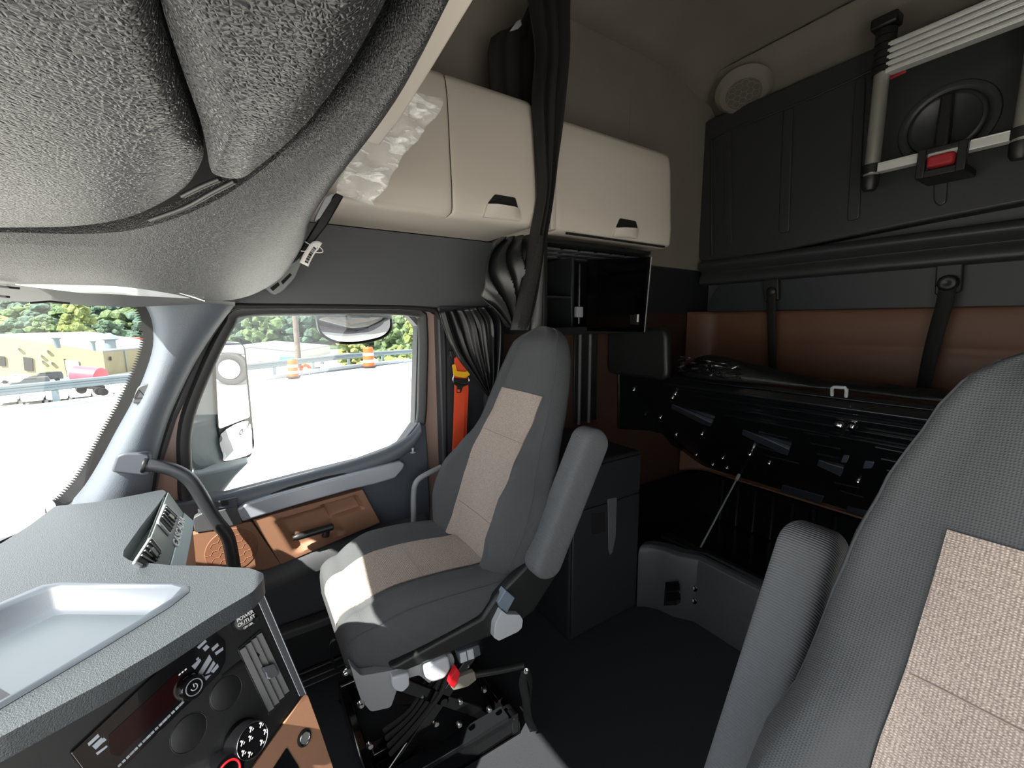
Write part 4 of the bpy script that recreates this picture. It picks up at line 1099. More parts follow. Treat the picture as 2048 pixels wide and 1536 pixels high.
# folded upper bunk: black moulded panel
ub = empty('folded_upper_bunk', (.6, YB, 1.8), 'black moulded panel of the upper bunk folded up against the rear wall', 'bunk')
outl = [(1396, 275), (1404, 248), (1424, 236), (1560, 178), (1744, 97), (1860, 45), (2048, -38), (2350, -170), (2350, 345), (2048, 405), (1860, 441), (1660, 481), (1420, 533), (1396, 520)]
prism('panel', rnd([Vector((p.x, YB, p.z)) for p in WW(outl, Y=YB)], .03), (0, -.10, 0), 'bunkblack', ub, bevel=.014, seg=4)
def ycap(name, px, th, mat, parent, r=.02, bevel=.008, Y=YB, seg=3):
    return prism(name, rnd(WW(px, Y=Y), r), (0, th, 0), mat, parent, bevel=bevel, seg=seg)
ycap('embossed_rib', [(1568, 222), (1588, 214), (1580, 464), (1558, 468)], .012, 'bunkblack', ub)
ycap('embossed_rib', [(1712, 160), (1733, 152), (1720, 438), (1695, 444)], .012, 'bunkblack', ub)
ycap('embossed_rib', [(1450, 262), (1464, 256), (1464, 488), (1448, 492)], .006, 'bunkblack', ub, bevel=.004)
tube('edge_bead', cat([W(a, b, Y=YB + .004) for a, b in [(1424, 510), (1424, 300), (1434, 272), (1600, 206), (1760, 134), (1900, 76)]], 5), .006, 'bunkblack', ub, seg=8)
lc = W(1893, 247, Y=YB); NY = Vector((0, 1, 0))
lathe('latch_bezel', lc, NY, [(.172, 0), (.168, .006), (.150, .008), (.140, .004), (.136, 0)], 'bunkblack', ub, seg=48)
lk = lathe('latch_dial', lc, NY, [(.132, 0), (.132, .010), (.126, .016), (.118, .018), (.112, .012), (0, .012)], 'bunkblack', ub, seg=48)
hb = [lc + Vector((a, .012, b)) for a, b in [(-.022, .115), (.022, .115), (.026, -.10), (0, -.122), (-.026, -.10)]]
prism('dial_grip', rnd(hb, .012), (0, .035, 0), 'black', lk, bevel=.012, seg=3)
ycap('release_tab', [(1868, 338), (1898, 334), (1894, 405), (1880, 414), (1868, 404)], .012, 'bunkblack', ub, r=.02)
# rolled ledge below the panel
def zat(px, py, Y): return W(px, py, Y=Y).z
zz = [zat(1424, v, YB + .02) for v in (522, 530, 540, 552, 566)]
prof = [(YB - .06, zz[0] + .01), (YB + .015, zz[0] + .008), (YB + .045, zz[0] - .01), (YB + .050, zz[1] - .01), (YB + .02, zz[2] - .01), (YB + .01, zz[2] - .02), (YB + .03, zz[3] - .015), (YB + .025, zz[4] - .005), (YB - .03, zz[4] - .012)]
pc_ = cat([Vector((0, y, z)) for y, z in prof], 3)
o = loft('trim_20', [[Vector((lerp(-.6, 1.84, i / 10), p.y, p.z)) for p in pc_] for i in range(11)], 'bunkblack'); o['kind'] = 'structure'
# grey mid panel with gloss rail
gp_ = [(1412, 624), (1420, 598), (1434, 574), (1462, 558), (1554, 546), (2048, 500), (2350, 470), (2350, 606), (2048, 613), (1569, 621)]
o = prism('trim_21', rnd(WW(gp_, Y=-2.84), .02), (0, -.05, 0), M('mid_grey', '2c3034', .5, bump=.1), bevel=.02, seg=4); o['kind'] = 'structure'
o = tube('trim_22', [W(1554, 543, Y=-2.79), W(2048, 493, Y=-2.79), W(2350, 462, Y=-2.79)], .011, 'gloss', seg=12); o['kind'] = 'structure'
# padded brown back panel with horizontal seams
rows = []
zs = []
ztop = W(1569, 620, Y=-2.86).z
for i in range(61):
    z = lerp(ztop, .35, i / 60)
    ph = (ztop - z) / .21
    bul = .016 * abs(math.sin(math.pi * ph)) ** .5
    row = []
    for j in range(41):
        x = lerp(1.878, -.6, (j / 40) ** 1.6)
        c_ = sst((1.87 - x) / .13)
        row.append(Vector((x, lerp(-2.70, -2.86, c_ ** .5) + bul * c_, z)))
    rows.append(row)
o = loft('trim_23', rows, 'orange', solid=.02, soff=1); o['kind'] = 'structure'
# restraint straps with anchors
st = empty('restraint_strap', W(1541, 600, Y=-2.8), 'black restraint strap with anchor nearer the corner of the brown panel', 'strap', 'black restraint straps on the rear wall')
prism('anchor_plate', rnd(WW([(1524, 556), (1556, 553), (1557, 600), (1528, 604)], Y=-2.80), .012), (0, -.03, 0), 'darkplast', st, bevel=.006)
lathe('anchor_bolt', W(1543, 583, Y=-2.79), NY, [(.026, -.01), (.026, .012), (.018, .018), (0, .018)], 'black', st, seg=16)
ribbon('webbing', [(1542, 586), (1543, 640), (1544, 700), (1546, 760)], None, .055, 'strap', st, Y=-2.78, tw=.3)
st2 = empty('restraint_strap', W(1890, 560, Y=-2.8), 'black restraint strap slanting down to the left, nearer the driver seat', 'strap', 'black restraint straps on the rear wall')
prism('anchor_plate', rnd(WW([(1872, 527), (1927, 520), (1922, 585), (1868, 592)], Y=-2.80), .02), (0, -.03, 0), 'darkplast', st2, bevel=.006)
lathe('anchor_bolt', W(1896, 566, Y=-2.78), NY, [(.036, -.02), (.036, .012), (.028, .02), (.014, .02), (0, .012)], 'black', st2, seg=20)
ribbon('webbing', [(1895, 572), (1888, 610), (1872, 665), (1858, 720), (1842, 800)], None, .060, 'strap', st2, Y=-2.77, tw=.5)
# ladder strapped to the folded bunk
YL = -2.64
ld = empty('telescopic_ladder', W(1750, 380, Y=YL), 'silver and black telescopic ladder strapped upright on the folded upper bunk', 'ladder')
xl, xr = W(1752, 260, Y=YL).x, W(2047, 262, Y=YL).x
def zl(px, py): return W(px, py, Y=YL).z
zb = zl(1742, 372)
for x in (xl, xr):
    tube('stile', [Vector((x, YL, zb + .03)), Vector((x, YL, zl(1758, 150)))], .030, M('alu_tube', 'e0e0da', .28, metal=.85) if 'alu_tube' not in bpy.data.materials else bpy.data.materials['alu_tube'], ld, seg=20)
    tube('rubber_foot', [Vector((x, YL, zb - .02)), Vector((x, YL, zb)), Vector((x, YL, zb + .045))], [.024, .033, .034], 'black', ld, seg=20)
    zc = zl(1740, 340); tube('collar', [Vector((x, YL, zc - .02)), Vector((x, YL, zc + .02))], .038, 'black', ld, seg=20)
    z0 = zl(1762, 150); z1 = zl(1768, 62)
    for k in range(6):
        za = lerp(z0, z1, k / 6); zb_ = lerp(z0, z1, (k + .88) / 6)
        tube('collar', [Vector((x, YL, za)), Vector((x, YL, zb_))], .040, 'black', ld, seg=18)
    V, F = join([tube_geo([Vector((x, YL, z1)), Vector((x, YL, z1 + .04))], .042, 18), bx((x - .05, YL - .03, z1 + .0), (x + .05, YL + .05, z1 + .05))]); mk('end_cap', V, F, 'black', ld, bevel=.01)
z0 = zl(1775, 150); z1 = zl(1775, 88)
for k in range(5):
    za = lerp(z0, z1, k / 5); zb_ = lerp(z0, z1, (k + .80) / 5); zm = (za + zb_) / 2; hh = (zb_ - za) / 2
    V, F = join([bx((xr + .02, YL - .02, za), (xl - .02, YL + .028, zb_)), bx((xr + .02, YL + .028, zm - hh * .55), (xl - .02, YL + .033, zm + hh * .55))])
    mk('rung', V, F, 'alu', ld, bevel=.002)
zc = zl(1757, 337); V, F = join([bx((xr + .03, YL - .02, zc - .022), (xl - .03, YL + .028, zc + .012)), bx((xr + .03, YL + .0, zc + .012), (xl - .03, YL + .03, zc + .018))]); mk('rung', V, F, 'alu', ld, bevel=.002)
cb0, cb1 = W(1935, 312, Y=YL + .04), W(1832, 350, Y=YL + .04)
cmx = (cb0.x + cb1.x) / 2
V, F = join([bx((cb0.x, YL - .13, zc - .10), (cb1.x, YL + .05, zc - .07)), bx((cb0.x, YL + .03, zc - .10), (cb0.x + .03, YL + .055, zc + .02)), bx((cb1.x - .03, YL + .03, zc - .10), (cb1.x, YL + .055, zc + .02)), bx((cb0.x, YL + .03, zc + .0), (cb1.x, YL + .05, zc + .02))])
cl_ = mk('clamp', V, F, 'black', ld, bevel=.004)
box('red_bar', (cb0.x + .035, YL + .02, zc - .065), (cb1.x - .035, YL + .065, zc - .015), 'red', cl_, bevel=.012, seg=3)
for (a, b, c_, d_) in ((1770, 158, 1812, 138), (2012, 48, 2075, 36)):
    ribbon('red_strap', [(a, b), ((a + c_) / 2, (b + d_) / 2), (c_, d_)], None, .03, 'red', ld, Y=YL - .05)
# ceiling speaker
sc_ = W(1487, 188, Y=-2.74); sn = Vector((-.28, .40, -.87)).normalized()
spk_ = empty('ceiling_speaker', sc_, 'round speaker grille in the pale upper corner above the folded bunk', 'speaker')
lathe('speaker_pad', sc_ - sn * .05, sn, [(.16, .02), (.135, .045), (.13, .05), (.10, .052), (0, .052)], 'ceil', spk_, seg=40)
g_ = []
u_, v_ = frame_of(sn)
g0 = sc_ - sn * .0
mk('speaker_grille', *prism_geo(disc_pts(g0, sn, .10, 40), sn * .004), M('spk_grille', '5f5b55', .8), spk_)
hs = .022
for i in range(-6, 7):
    for j in range(-6, 7):
        a = i * hs * 1.5; b = (j + (i % 2) * .5) * hs * math.sqrt(3)
        for k in range(3):
            a0 = math.pi / 3 * k; a1 = a0 + math.pi / 3
            p = (a + math.cos(a0) * hs, b + math.sin(a0) * hs); q = (a + math.cos(a1) * hs, b + math.sin(a1) * hs)
            if math.hypot(*p) < .098 and math.hypot(*q) < .098: g_.append(tube_geo([g0 + u_ * p[0] + v_ * p[1] + sn * .005, g0 + u_ * q[0] + v_ * q[1] + sn * .005], .0022, 5))
V, F = join(g_); mk('honeycomb', V, F, 'ceil', spk_)

# ---------------------------------------------------------------- lifted lower bunk board
BA, BB = Vector((0, -2.82, .40)), Vector((0, -2.05, 1.10))
ud = (BB - BA).normalized(); bn = Vector((0, ud.z, -ud.y))
if bn.y < 0: bn = -bn
BP = (BA, bn)
def Bk(px, py, h=0): return W(px, py, pl=off(BP, h))
bd = empty('bunk_board', (.8, -2.5, .7), 'black pressed steel underside of the lower bunk board tilted up on a gas strut', 'bunk')
o1 = [Bk(*q) for q in [(1238, 742), (1320, 752), (1365, 762)]]
far = []
Tp = Bk(1502, 772); Tl = Bk(1365, 758)
bl_ = Bk(1470, 957)
pts = [Bk(1234, 735), Bk(1300, 742), Bk(1318, 752), Bk(1370, 760), Bk(1505, 776), Vector((-.55, Bk(1505, 776).y, Bk(1505, 776).z)), Vector((-.55, bl_.y, bl_.z)), bl_, Bk(1430, 940), Bk(1388, 926), Bk(1345, 888), Bk(1328, 868), Bk(1300, 862), Bk(1232, 858)]
for p in pts: p.x = min(p.x, 1.87)
prism('steel_board', pts, -bn * .02, 'steel', bd, bevel=.004)
def rail(px, py, w, h, name='edge_rail', x1=-.55, x0=None, mat='steel'):
    c = Bk(px, py); x0 = x0 if x0 is not None else c.x
    P_ = [Vector((x0, c.y, c.z)) + ud * w, Vector((x1, c.y, c.z)) + ud * w, Vector((x1, c.y, c.z)) - ud * w, Vector((x0, c.y, c.z)) - ud * w]
    return prism(name, P_, bn * h, mat, bd, bevel=min(h, w) * .45, seg=3)
rail(1502, 780, .018, .045, x0=Bk(1330, 752).x); rail(1502, 803, .008, .020, x0=Bk(1395, 772).x); rail(1502, 822, .006, .014, x0=Bk(1420, 800).x); rail(1502, 838, .006, .012, x0=Bk(1440, 812).x)
def b4(x, y): return (1220 + x / 3.012, 680 + y / 3.012)
for q in ([(375, 385), (395, 392), (625, 480), (622, 495), (560, 478), (372, 402)], [(800, 538), (960, 592), (1090, 640), (1085, 668), (800, 560)], [(1260, 720), (1330, 742), (1412, 762), (1405, 790), (1255, 738)], [(1042, 870), (1290, 940), (1285, 962), (1036, 885)],
          [(1432, 998), (1560, 1028), (1555, 1048), (1428, 1012)], [(1408, 688), (1445, 695), (1440, 708), (1404, 702)], [(1538, 722), (1595, 732), (1590, 745), (1535, 738)], [(1480, 520), (1380, 505), (1382, 500), (1482, 514)]):
    rp_ = rnd([Bk(*b4(*p), .0) for p in q], .004, 2); us = [p.dot(ud) for p in rp_]; lo_u, hi_u = min(us), max(us); n_r = len(rp_)
    # black steel rib; highlight put in by paler colour and wedge, proud at lower edge
    Vr = rp_ + [p + bn * lerp(.034, .004, (u_ - lo_u) / (hi_u - lo_u)) for p, u_ in zip(rp_, us)]
    mk('pressed_rib', Vr, [tuple(range(n_r)), tuple(range(2 * n_r - 1, n_r - 1, -1))] + [(k_, (k_ + 1) % n_r, (k_ + 1) % n_r + n_r, k_ + n_r) for k_ in range(n_r)], M('steel_rib_highlight', '4c535c', .3, metal=.6) if 'steel_rib_highlight' not in bpy.data.materials else bpy.data.materials['steel_rib_highlight'], bd, bevel=.003)
for a, b in ([(765, 465), (1020, 520)], [(900, 553), (1075, 592)], [(1165, 555), (1320, 582)], [(1205, 620), (1390, 657)], [(1250, 685), (1400, 716)], [(1600, 645), (1785, 682)], [(1635, 715), (1760, 742)], [(1670, 785), (1715, 795)], [(1350, 858), (1500, 892)], [(1390, 910), (1530, 950)], [(890, 640), (1040, 682)], [(915, 690), (1140, 745)], [(500, 330), (760, 372)]):
    tube('stiffening_bead', [Bk(*b4(*a), .002), Bk(*b4(*b), .002)], .006, 'steel', bd, seg=8)
for p in ((145, 298), (305, 465), (400, 568), (520, 690), (620, 750), (705, 768), (555, 565), (680, 710), (960, 740), (1495, 850), (395, 322), (378, 345)):
    lathe('bolt', Bk(*b4(*p), .002), bn, [(.012, -.004), (.012, .006), (.008, .012), (0, .012)], 'chrome', bd, seg=8)
prism('side_bracket', [W(*q, X=1.865) for q in [(1238, 704), (1262, 694), (1310, 724), (1340, 748), (1420, 764), (1410, 935), (1345, 890), (1328, 868), (1300, 862), (1238, 858)]], (.015, 0, 0), 'steel', bd, bevel=.003)
lt = lathe('latch', Bk(*b4(1390, 495), .01), bn, [(.022, -.01), (.022, .02), (.014, .03), (0, .03)], 'chrome', bd, seg=14)
lathe('latch_pin', Bk(*b4(1468, 495), .01), bn, [(.020, -.01), (.020, .02), (.012, .035), (0, .035)], 'chrome', lt, seg=14)
tube('latch_hook', cat([Bk(*b4(1415, 500), .03), Bk(*b4(1408, 540), .035), Bk(*b4(1402, 575), .02), Bk(*b4(1440, 560), .03), Bk(*b4(1470, 520), .03)], 4), .006, 'black', lt, seg=8)
# gas strut
s0, s1 = Bk(1500, 908, .03), Vector((0, 0, 0)); s1 = W(1397, 1102, Y=-1.86)
gs = empty('gas_strut', s1, 'thin black gas strut propping the lifted bunk board', 'gas strut')
mid_ = s0.lerp(s1, .30)
tube('cylinder_body', [s0.lerp(s1, .05), mid_], .007, 'steel', gs, seg=12)
tube('piston_rod', [mid_, s1], .0045, 'greyp', gs, seg=10)
lathe('strut_mount', s0, bn, [(.016, -.026), (.016, .0), (.010, .012), (0, .012)], 'chrome', gs, seg=10)
tube('strut_clip', [s0.lerp(s1, .24), s0.lerp(s1, .30)], .009, 'silver', gs, seg=10)
# mattress cover heaped behind the board with clear wrapping
cv_ = cat([Bk(a, b, -.05) for a, b in [(1352, 748), (1372, 716), (1420, 716), (1500, 738), (1600, 762), (1680, 784), (1800, 790), (1905, 796), (2100, 800)]], 5)
rows = []
for i, p in enumerate(cv_):
    t = i / (len(cv_) - 1); zb0 = Bk(1502, 786).z + .055
    h = max(.025, p.z - zb0)
    r = []
    for k in range(13):
        th_ = math.pi * k / 12; nz = noise.noise(Vector((p.x * 9, k * .7, 3))) * .012
        r.append(Vector((p.x, p.y - .12 - .10 * math.cos(th_), zb0 + (h + nz) * math.sin(th_) ** .7)))
    rows.append(r)
mc = loft('bunk_cover', rows, M('cover_black', '131415', .5, bump=.4, scale=40, dist=.01), smooth=True, solid=.004); tag(mc, 'black fabric bunk cover heaped along the top edge of the lifted bunk board', 'cover')
wr = []
for i in range(22):
    row = []
    for j in range(12):
        px = lerp(1360, 1480, i / 21); py = lerp(712, 742, j / 11) + (i / 21) * 20
        p = Bk(px, py, .015); nz = noise.noise(Vector((i * .6, j * .8, 1))) * .03
        row.append(p + Vector((nz * .5, nz, 0)))
    wr.append(row)
wrap = loft('clear_wrapping', wr, glass('clear_film', (.93, .93, .93), 3.0), solid=.001); tag(wrap, 'crumpled clear plastic wrapping at the left end of the bunk cover', 'plastic wrap')
bk_ = [Bk(a, b, .0) for a, b in [(1664, 790), (1664, 777), (1668, 774), (1690, 775), (1693, 779), (1692, 793)]]
o = tube('belt_buckle', bk_, .0065, 'lgrey', seg=8); tag(o, 'small bright metal buckle standing on the top edge of the bunk board', 'buckle')
# black padded block at the left end
b0, b1 = W(1343, 700, Y=-1.95).x, W(1300, 757, Y=-1.95).z; b2 = W(1300, 655, Y=-1.95).z
V = rnd([Vector((b0, 0, b1)), Vector((1.884, 0, b1)), Vector((1.884, 0, b2)), Vector((b0 + .02, 0, b2))], .06)
o = prism('bolster_block', [Vector((p.x, -1.975, p.z)) for p in V], (0, .05, 0), 'black', bevel=.02, seg=3); tag(o, 'black rounded block standing against the brown side wall at the left end of the bunk', 'bolster')
# ---------------------------------------------------------------- storage well under the bunk
sb_ = empty('storage_base', (1.0, -1.8, 0), 'dark grey storage base under the bunk with a switch block and two sockets', 'storage box')
YF = -1.76
xs = [1.335, 1.31, 1.25, 1.18, 1.10, .2, -.55]
def yf(x): return -1.62 - .0 if x > 1.33 else (-1.66 if x > 1.28 else (-1.70 if x > 1.2 else (-1.715 if x > 1.15 else (-1.77 if x > 1.05 else -1.77))))
prf = [(0, 0), (.002, .29), (-.005, .315), (-.02, .325), (-.06, .328), (-.065, .30)]
rows = [[Vector((x, yf(x) + dy_, z)) for dy_, z in prf] for x in xs]
loft('front_panel', rows, 'basegrey', sb_, solid=.01, soff=1, smooth=False, bevel=.004)
box('box_floor', (-.55, -2.90, 0), (1.86, -1.85, .02), 'steel', sb_)
box('top_flange', (-.55, -1.86, .315), (1.34, -1.80, .335), 'black', sb_, bevel=.004)
box('side_plate', (1.80, -2.9, 0), (1.86, -1.65, .33), 'steel', sb_)
box('rear_plate', (-.55, -2.92, 0), (1.86, -2.86, .33), 'steel', sb_)
for k in range(14):
    x = 1.62 - k * .115
    tube('corrugation', [Vector((x, -2.84, .03)), Vector((x, -2.845, .325))], .018, 'steel', sb_, seg=10)
tube('edge_strip', [Vector((1.55, -2.77, .385)), Vector((-.5, -2.77, .385))], .007, 'orange', sb_, seg=8)
def F(px, py, h=0): return W(px, py, Y=-1.765 + h)
bz = prism('switch_block', rnd([F(*q, .02) for q in [(1327, 1160), (1364, 1157), (1367, 1203), (1329, 1206)]], .006), (0, .05, 0), 'black', sb_, bevel=.004)
for q in ([(1332, 1164), (1360, 1162), (1361, 1180), (1333, 1182)], [(1333, 1185), (1361, 1183), (1362, 1200), (1334, 1202)]):
    prism('rocker', [F(*p, .069) for p in q], (0, .006, 0), 'gloss', bz, bevel=.002)
for (a, b) in ((1389, 1174), (1388, 1199)):
    c = F(a, b, .0)
    so = lathe('round_socket', c, NY, [(.020, -.01), (.020, .008), (.017, .011), (0, .011)], 'gloss', sb_, seg=24)
    box('socket_mark', (c.x - .007, c.y + .011, c.z - .006), (c.x + .007, c.y + .0125, c.z + .007), 'lgrey', so, bevel=.001)
# ---------------------------------------------------------------- side cabinet beside the bunk
dr = empty('side_cabinet', (1.6, -1.35, 0), 'dark low cabinet behind the passenger seat with a pale vertical pull', 'cabinet')
box('carcass', (1.33, -1.615, 0), (1.884, -1.165, .83), 'darkplast', dr, bevel=.02, seg=3)
box('door', (1.32, -1.60, .02), (1.335, -1.17, .62), 'darkplast', dr, bevel=.006)
box('upper_door', (1.32, -1.60, .635), (1.335, -1.17, .815), 'darkplast', dr, bevel=.006)
prism('door_pull', rnd([W(*q, X=1.318) for q in [(1216, 998), (1234, 995), (1232, 1072), (1225, 1106), (1220, 1110), (1217, 1098)]], .004), (.008, 0, 0), M('pull_grey', '55585c', .5), dr, bevel=.002)
prism('latch_recess', rnd([W(*q, X=1.319) for q in [(1182, 1028), (1210, 1024), (1211, 1064), (1184, 1070)]], .004), (.006, 0, 0), 'dark', dr, bevel=.001)
# ---------------------------------------------------------------- open shelf unit below the second overhead cabinet
su = empty('shelf_unit', (1.7, -1.5, 1.39), 'black open shelf unit with a smoked door under the rear overhead cabinet', 'shelf')
x0, x1, y0_, y1_, z0, z1 = 1.50, 1.884, -1.15, -1.83, 1.39, 1.80
box('base_board', (x0, y1_, z0), (x1, y0_, z0 + .035), 'black', su, bevel=.004)
box('rear_side', (x0 + .01, y1_, z0 + .036), (x1, y1_ + .02, z1), 'black', su, bevel=.002)
box('front_side', (x0 + .01, y0_ - .02, z0 + .036), (x1, y0_, z1), 'black', su, bevel=.002)
box('back_board', (x1 - .02, y1_ + .02, z0 + .036), (x1 - .002, y0_ - .02, z1), 'darkplast', su)
box('divider', (x0 + .08, -1.385, z0 + .036), (x1 - .02, -1.37, z1 - .05), 'darkplast', su, bevel=.002)
box('shelf', (x0 + .08, -1.37, z0 + .17), (x1 - .02, y0_ - .02, z0 + .18), 'darkplast', su, bevel=.002)
tube('hinge_rod', [Vector((x0 + .06, -1.40, z0 + .05)), Vector((x0 + .06, -1.40, z1 - .08))], .008, 'steel', su)
box('catch', (x0 + .04, -1.41, z0 + .08), (x0 + .06, -1.37, z0 + .13), 'greyp', su, bevel=.003)
sd = prism('smoked_door', [W(*q, X=x0) for q in [(1176, 520), (1302, 514), (1288, 664), (1174, 662)]], (.006, 0, 0), glass('smoked', (.35, .35, .37), 1.5), su)
tube('door_edge', [W(1303, 514, X=x0 - .002), W(1289, 664, X=x0 - .002)], .003, 'greyp', sd, seg=8)
prism('door_latch', [W(*q, X=x0 - .004) for q in [(1262, 630), (1279, 628), (1278, 650), (1262, 648)]], (.004, 0, 0), 'black', sd)
prism('latch_glint', [W(*q, X=x0 - .006) for q in [(1275, 629), (1278, 629), (1277, 644), (1274, 644)]], (.002, 0, 0), 'white', sd)
# brick pattern of the ventilated top
for r_ in range(3):
    for c_ in range(6):
        xx = 1.56 + r_ * .075; yy = -1.20 - c_ * .105 - (r_ % 2) * .05
        box('top_louvre', (xx, yy - .085, z1 - .028 - .004 * r_), (xx + .055, yy, z1 - .018), 'trim', su, bevel=.003)
box('top_board', (x0, y1_, z1 - .012), (x1, y0_, z1 + .004), 'black', su, bevel=.002)
tube('net_cord', [Vector((x0 + .02, -1.45, z1 - .06)), Vector((x0 + .02, -1.60, z1 - .16)), Vector((x0 + .02, -1.78, z0 + .12))], .002, 'rubber', su, seg=6)
# vertical rails on the brown side wall below
rl_ = empty('wall_rail', (1.87, -1.62, .8), 'pair of slim dark vertical rails on the brown side wall below the shelf unit', 'rail')
for (a, b) in ((1160, 1.0), (1180, .9)):
    p = W(a, 680, X=1.87); tube('upright', [Vector((1.868, p.y, 1.38)), Vector((1.868, p.y, .84))], .010, 'sleeve', rl_, seg=10)
box('back_plate', (1.872, W(1196, 700, X=1.87).y, .85), (1.884, W(1150, 700, X=1.87).y, 1.38), 'black', rl_, bevel=.003)

# ================================================================ SMALL HANGING THINGS
# clear plastic film on the cabinet front
co = [(812, 180), (890, 197), (880, 225), (868, 252), (832, 275), (806, 310), (775, 372), (752, 412), (715, 400), (672, 386), (688, 352), (715, 312), (750, 262), (778, 215)]
tl, tr, br, bl = (812, 178), (892, 197), (768, 412), (670, 386)
rows = []
for i in range(34):
    v = i / 33; row = []
    lx = interp([(0, 802), (.35, 734), (.65, 698), (1, 671)], v); ly = lerp(180, 386, v)
    rx = interp([(0, 890), (.18, 868), (.38, 832), (.6, 800), (.85, 765), (1, 752)], v); ry = lerp(196, 412, v)
    for j in range(20):
        u = j / 19
        px = lerp(lx, rx, u); py = lerp(ly, ry, u)
        p = W(px, py, X=lerp(.98, 1.05, v)); c = Vector((px * .03, py * .03, 0))
        nz = noise.noise(c * .8) * .022 + noise.noise(c * 2.5) * .005
        row.append(p + Vector((nz, nz * .4, nz * .3)))
    rows.append(row)
def film():
    m = bpy.data.materials.new('film'); m.use_nodes = True; nt = m.node_tree; N = nt.nodes; L = nt.links; N.clear()
    o = N.new('ShaderNodeOutputMaterial'); tr_ = N.new('ShaderNodeBsdfTransparent'); g = N.new('ShaderNodeBsdfPrincipled')
    g.inputs['Base Color'].default_value = (.85, .85, .84, 1); g.inputs['Roughness'].default_value = .12; g.inputs['Specular IOR Level'].default_value = .9
    t = N.new('ShaderNodeTexNoise'); t.inputs['Scale'].default_value = 20; t.inputs['Detail'].default_value = 8; t.inputs['Distortion'].default_value = .7
    tc = N.new('ShaderNodeTexCoord'); mpp = N.new('ShaderNodeMapping'); mpp.inputs['Rotation'].default_value = (.7, .3, 0); mpp.inputs['Scale'].default_value = (1, 1, 3.2); L.new(tc.outputs['Object'], mpp.inputs['Vector']); L.new(mpp.outputs[0], t.inputs['Vector'])
    bp = N.new('ShaderNodeBump'); bp.inputs['Strength'].default_value = 1; bp.inputs['Distance'].default_value = .008; L.new(t.outputs['Fac'], bp.inputs['Height']); L.new(bp.outputs[0], g.inputs['Normal'])
    r = N.new('ShaderNodeMapRange'); r.inputs['From Min'].default_value = .50; r.inputs['From Max'].default_value = .66; r.inputs['To Min'].default_value = .22; r.inputs['To Max'].default_value = .85  # streaks of opaque white stand in for glare on the film
    L.new(t.outputs['Fac'], r.inputs['Value'])
    mx = N.new('ShaderNodeMixShader'); L.new(r.outputs[0], mx.inputs['Fac']); L.new(tr_.outputs[0], mx.inputs[1]); L.new(g.outputs[0], mx.inputs[2]); L.new(mx.outputs[0], o.inputs['Surface'])
    return m
fl_ = loft('plastic_film', rows, film(), solid=.0006); tag(fl_, 'crumpled clear plastic film hanging at the console edge in front of the cream cabinet', 'plastic film')
# barcode tag on a cord
tgr = empty('paper_tag', W(625, 495, X=1.4), 'small white barcode tag tied to the end of the console', 'tag')
def T1(x, y): return (560 + x / 6.98, 380 + y / 6.98)
XT = 1.30
path = [T1(560, 790), T1(520, 770), T1(470, 800), T1(420, 870), T1(375, 950), T1(335, 1040)]
C_ = cat([W(*q, X=XT) for q in path], 5)
hw_ = Vector((0, -.019, -.008))
rows = [[c + Vector((0, .012, .006)), c - Vector((0, .012, .006))] for c in C_]
def tdir(i):
    t = (C_[min(i + 1, len(C_) - 1)] - C_[max(i - 1, 0)]).normalized(); return Vector((0, t.z, -t.y)).normalized()
rows = [[c + tdir(i) * .0115, c + tdir(i) * .004, c - tdir(i) * .004, c - tdir(i) * .0115] for i, c in enumerate(C_)]
tgm = loft('card', rows, 'tag', tgr, solid=.0008)
rb = random.Random(4)
k = 0.0
n_ = len(C_)
for q in range(26):
    t = .38 + .55 * q / 26; i = int(t * (n_ - 1)); f_ = t * (n_ - 1) - i
    c = C_[i].lerp(C_[i + 1], f_); d = tdir(i); tt_ = (C_[i + 1] - C_[i]).normalized(); w = rb.choice([.0004, .0006, .0011, .0003])
    V, Fc = prism_geo([c + d * .0075 + tt_ * w, c + d * .0075 - tt_ * w, c - d * .001 - tt_ * w, c - d * .001 + tt_ * w], Vector((-.0008, 0, 0)))
    V = [v + Vector((-.0006, 0, 0)) for v in V]
    if q == 0: bars = []
    bars.append((V, Fc))
V, Fc = join(bars); mk('barcode', V, Fc, 'rubber', tgm)
tube('cord', cat([W(*T1(x, y), X=XT) for x, y in [(350, 720), (430, 765), (480, 745), (560, 800), (600, 855), (560, 875), (490, 870)]], 4), .0012, 'white', tgr, seg=6)
tube('cord', cat([W(*T1(x, y), X=XT) for x, y in [(290, 850), (350, 855), (400, 830)]], 4), .0012, 'white', tgr, seg=6)

# ================================================================ MIRRORS OUTSIDE
MN = Vector((-.655, -.755, -.045)).normalized()
MC = W(465, 800, X=2.18)
MPL = (MC, MN)
def Mx(px, py, h=0): return W(px, py, pl=off(MPL, h))
mr = empty('door_mirror', W(440, 980, X=2.1), 'large exterior wing mirror with a main glass and a smaller wide-angle glass below', 'wing mirror')
hous = [(425, 692), (452, 684), (484, 684), (494, 692), (500, 760), (508, 830), (513, 890), (504, 918), (452, 932), (400, 944), (376, 930), (374, 850), (392, 760)]
V = rnd([Mx(*q, -.006) for q in hous], .03)
hs_ = prism('mirror_housing', V, -MN * .12 , 'mhouse', mr, bevel=.02, seg=4)
prism('mirror_housing_face', rnd([Mx(*q, .0) for q in [(424, 696), (430, 688), (484, 686), (491, 694), (500, 780), (510, 890), (502, 914), (450, 926), (436, 860)]], .015), -MN * .02, 'rubber', mr, bevel=.004)
prism('mirror_glass', rnd([Mx(*q, .004) for q in [(430, 698), (434, 691), (484, 689), (488, 697), (494, 770), (500, 834), (438, 858), (434, 780)]], .012), -MN * .004, 'mirror', mr)
q = [(442, 868), (496, 842), (504, 888), (500, 908), (452, 922), (446, 910)]
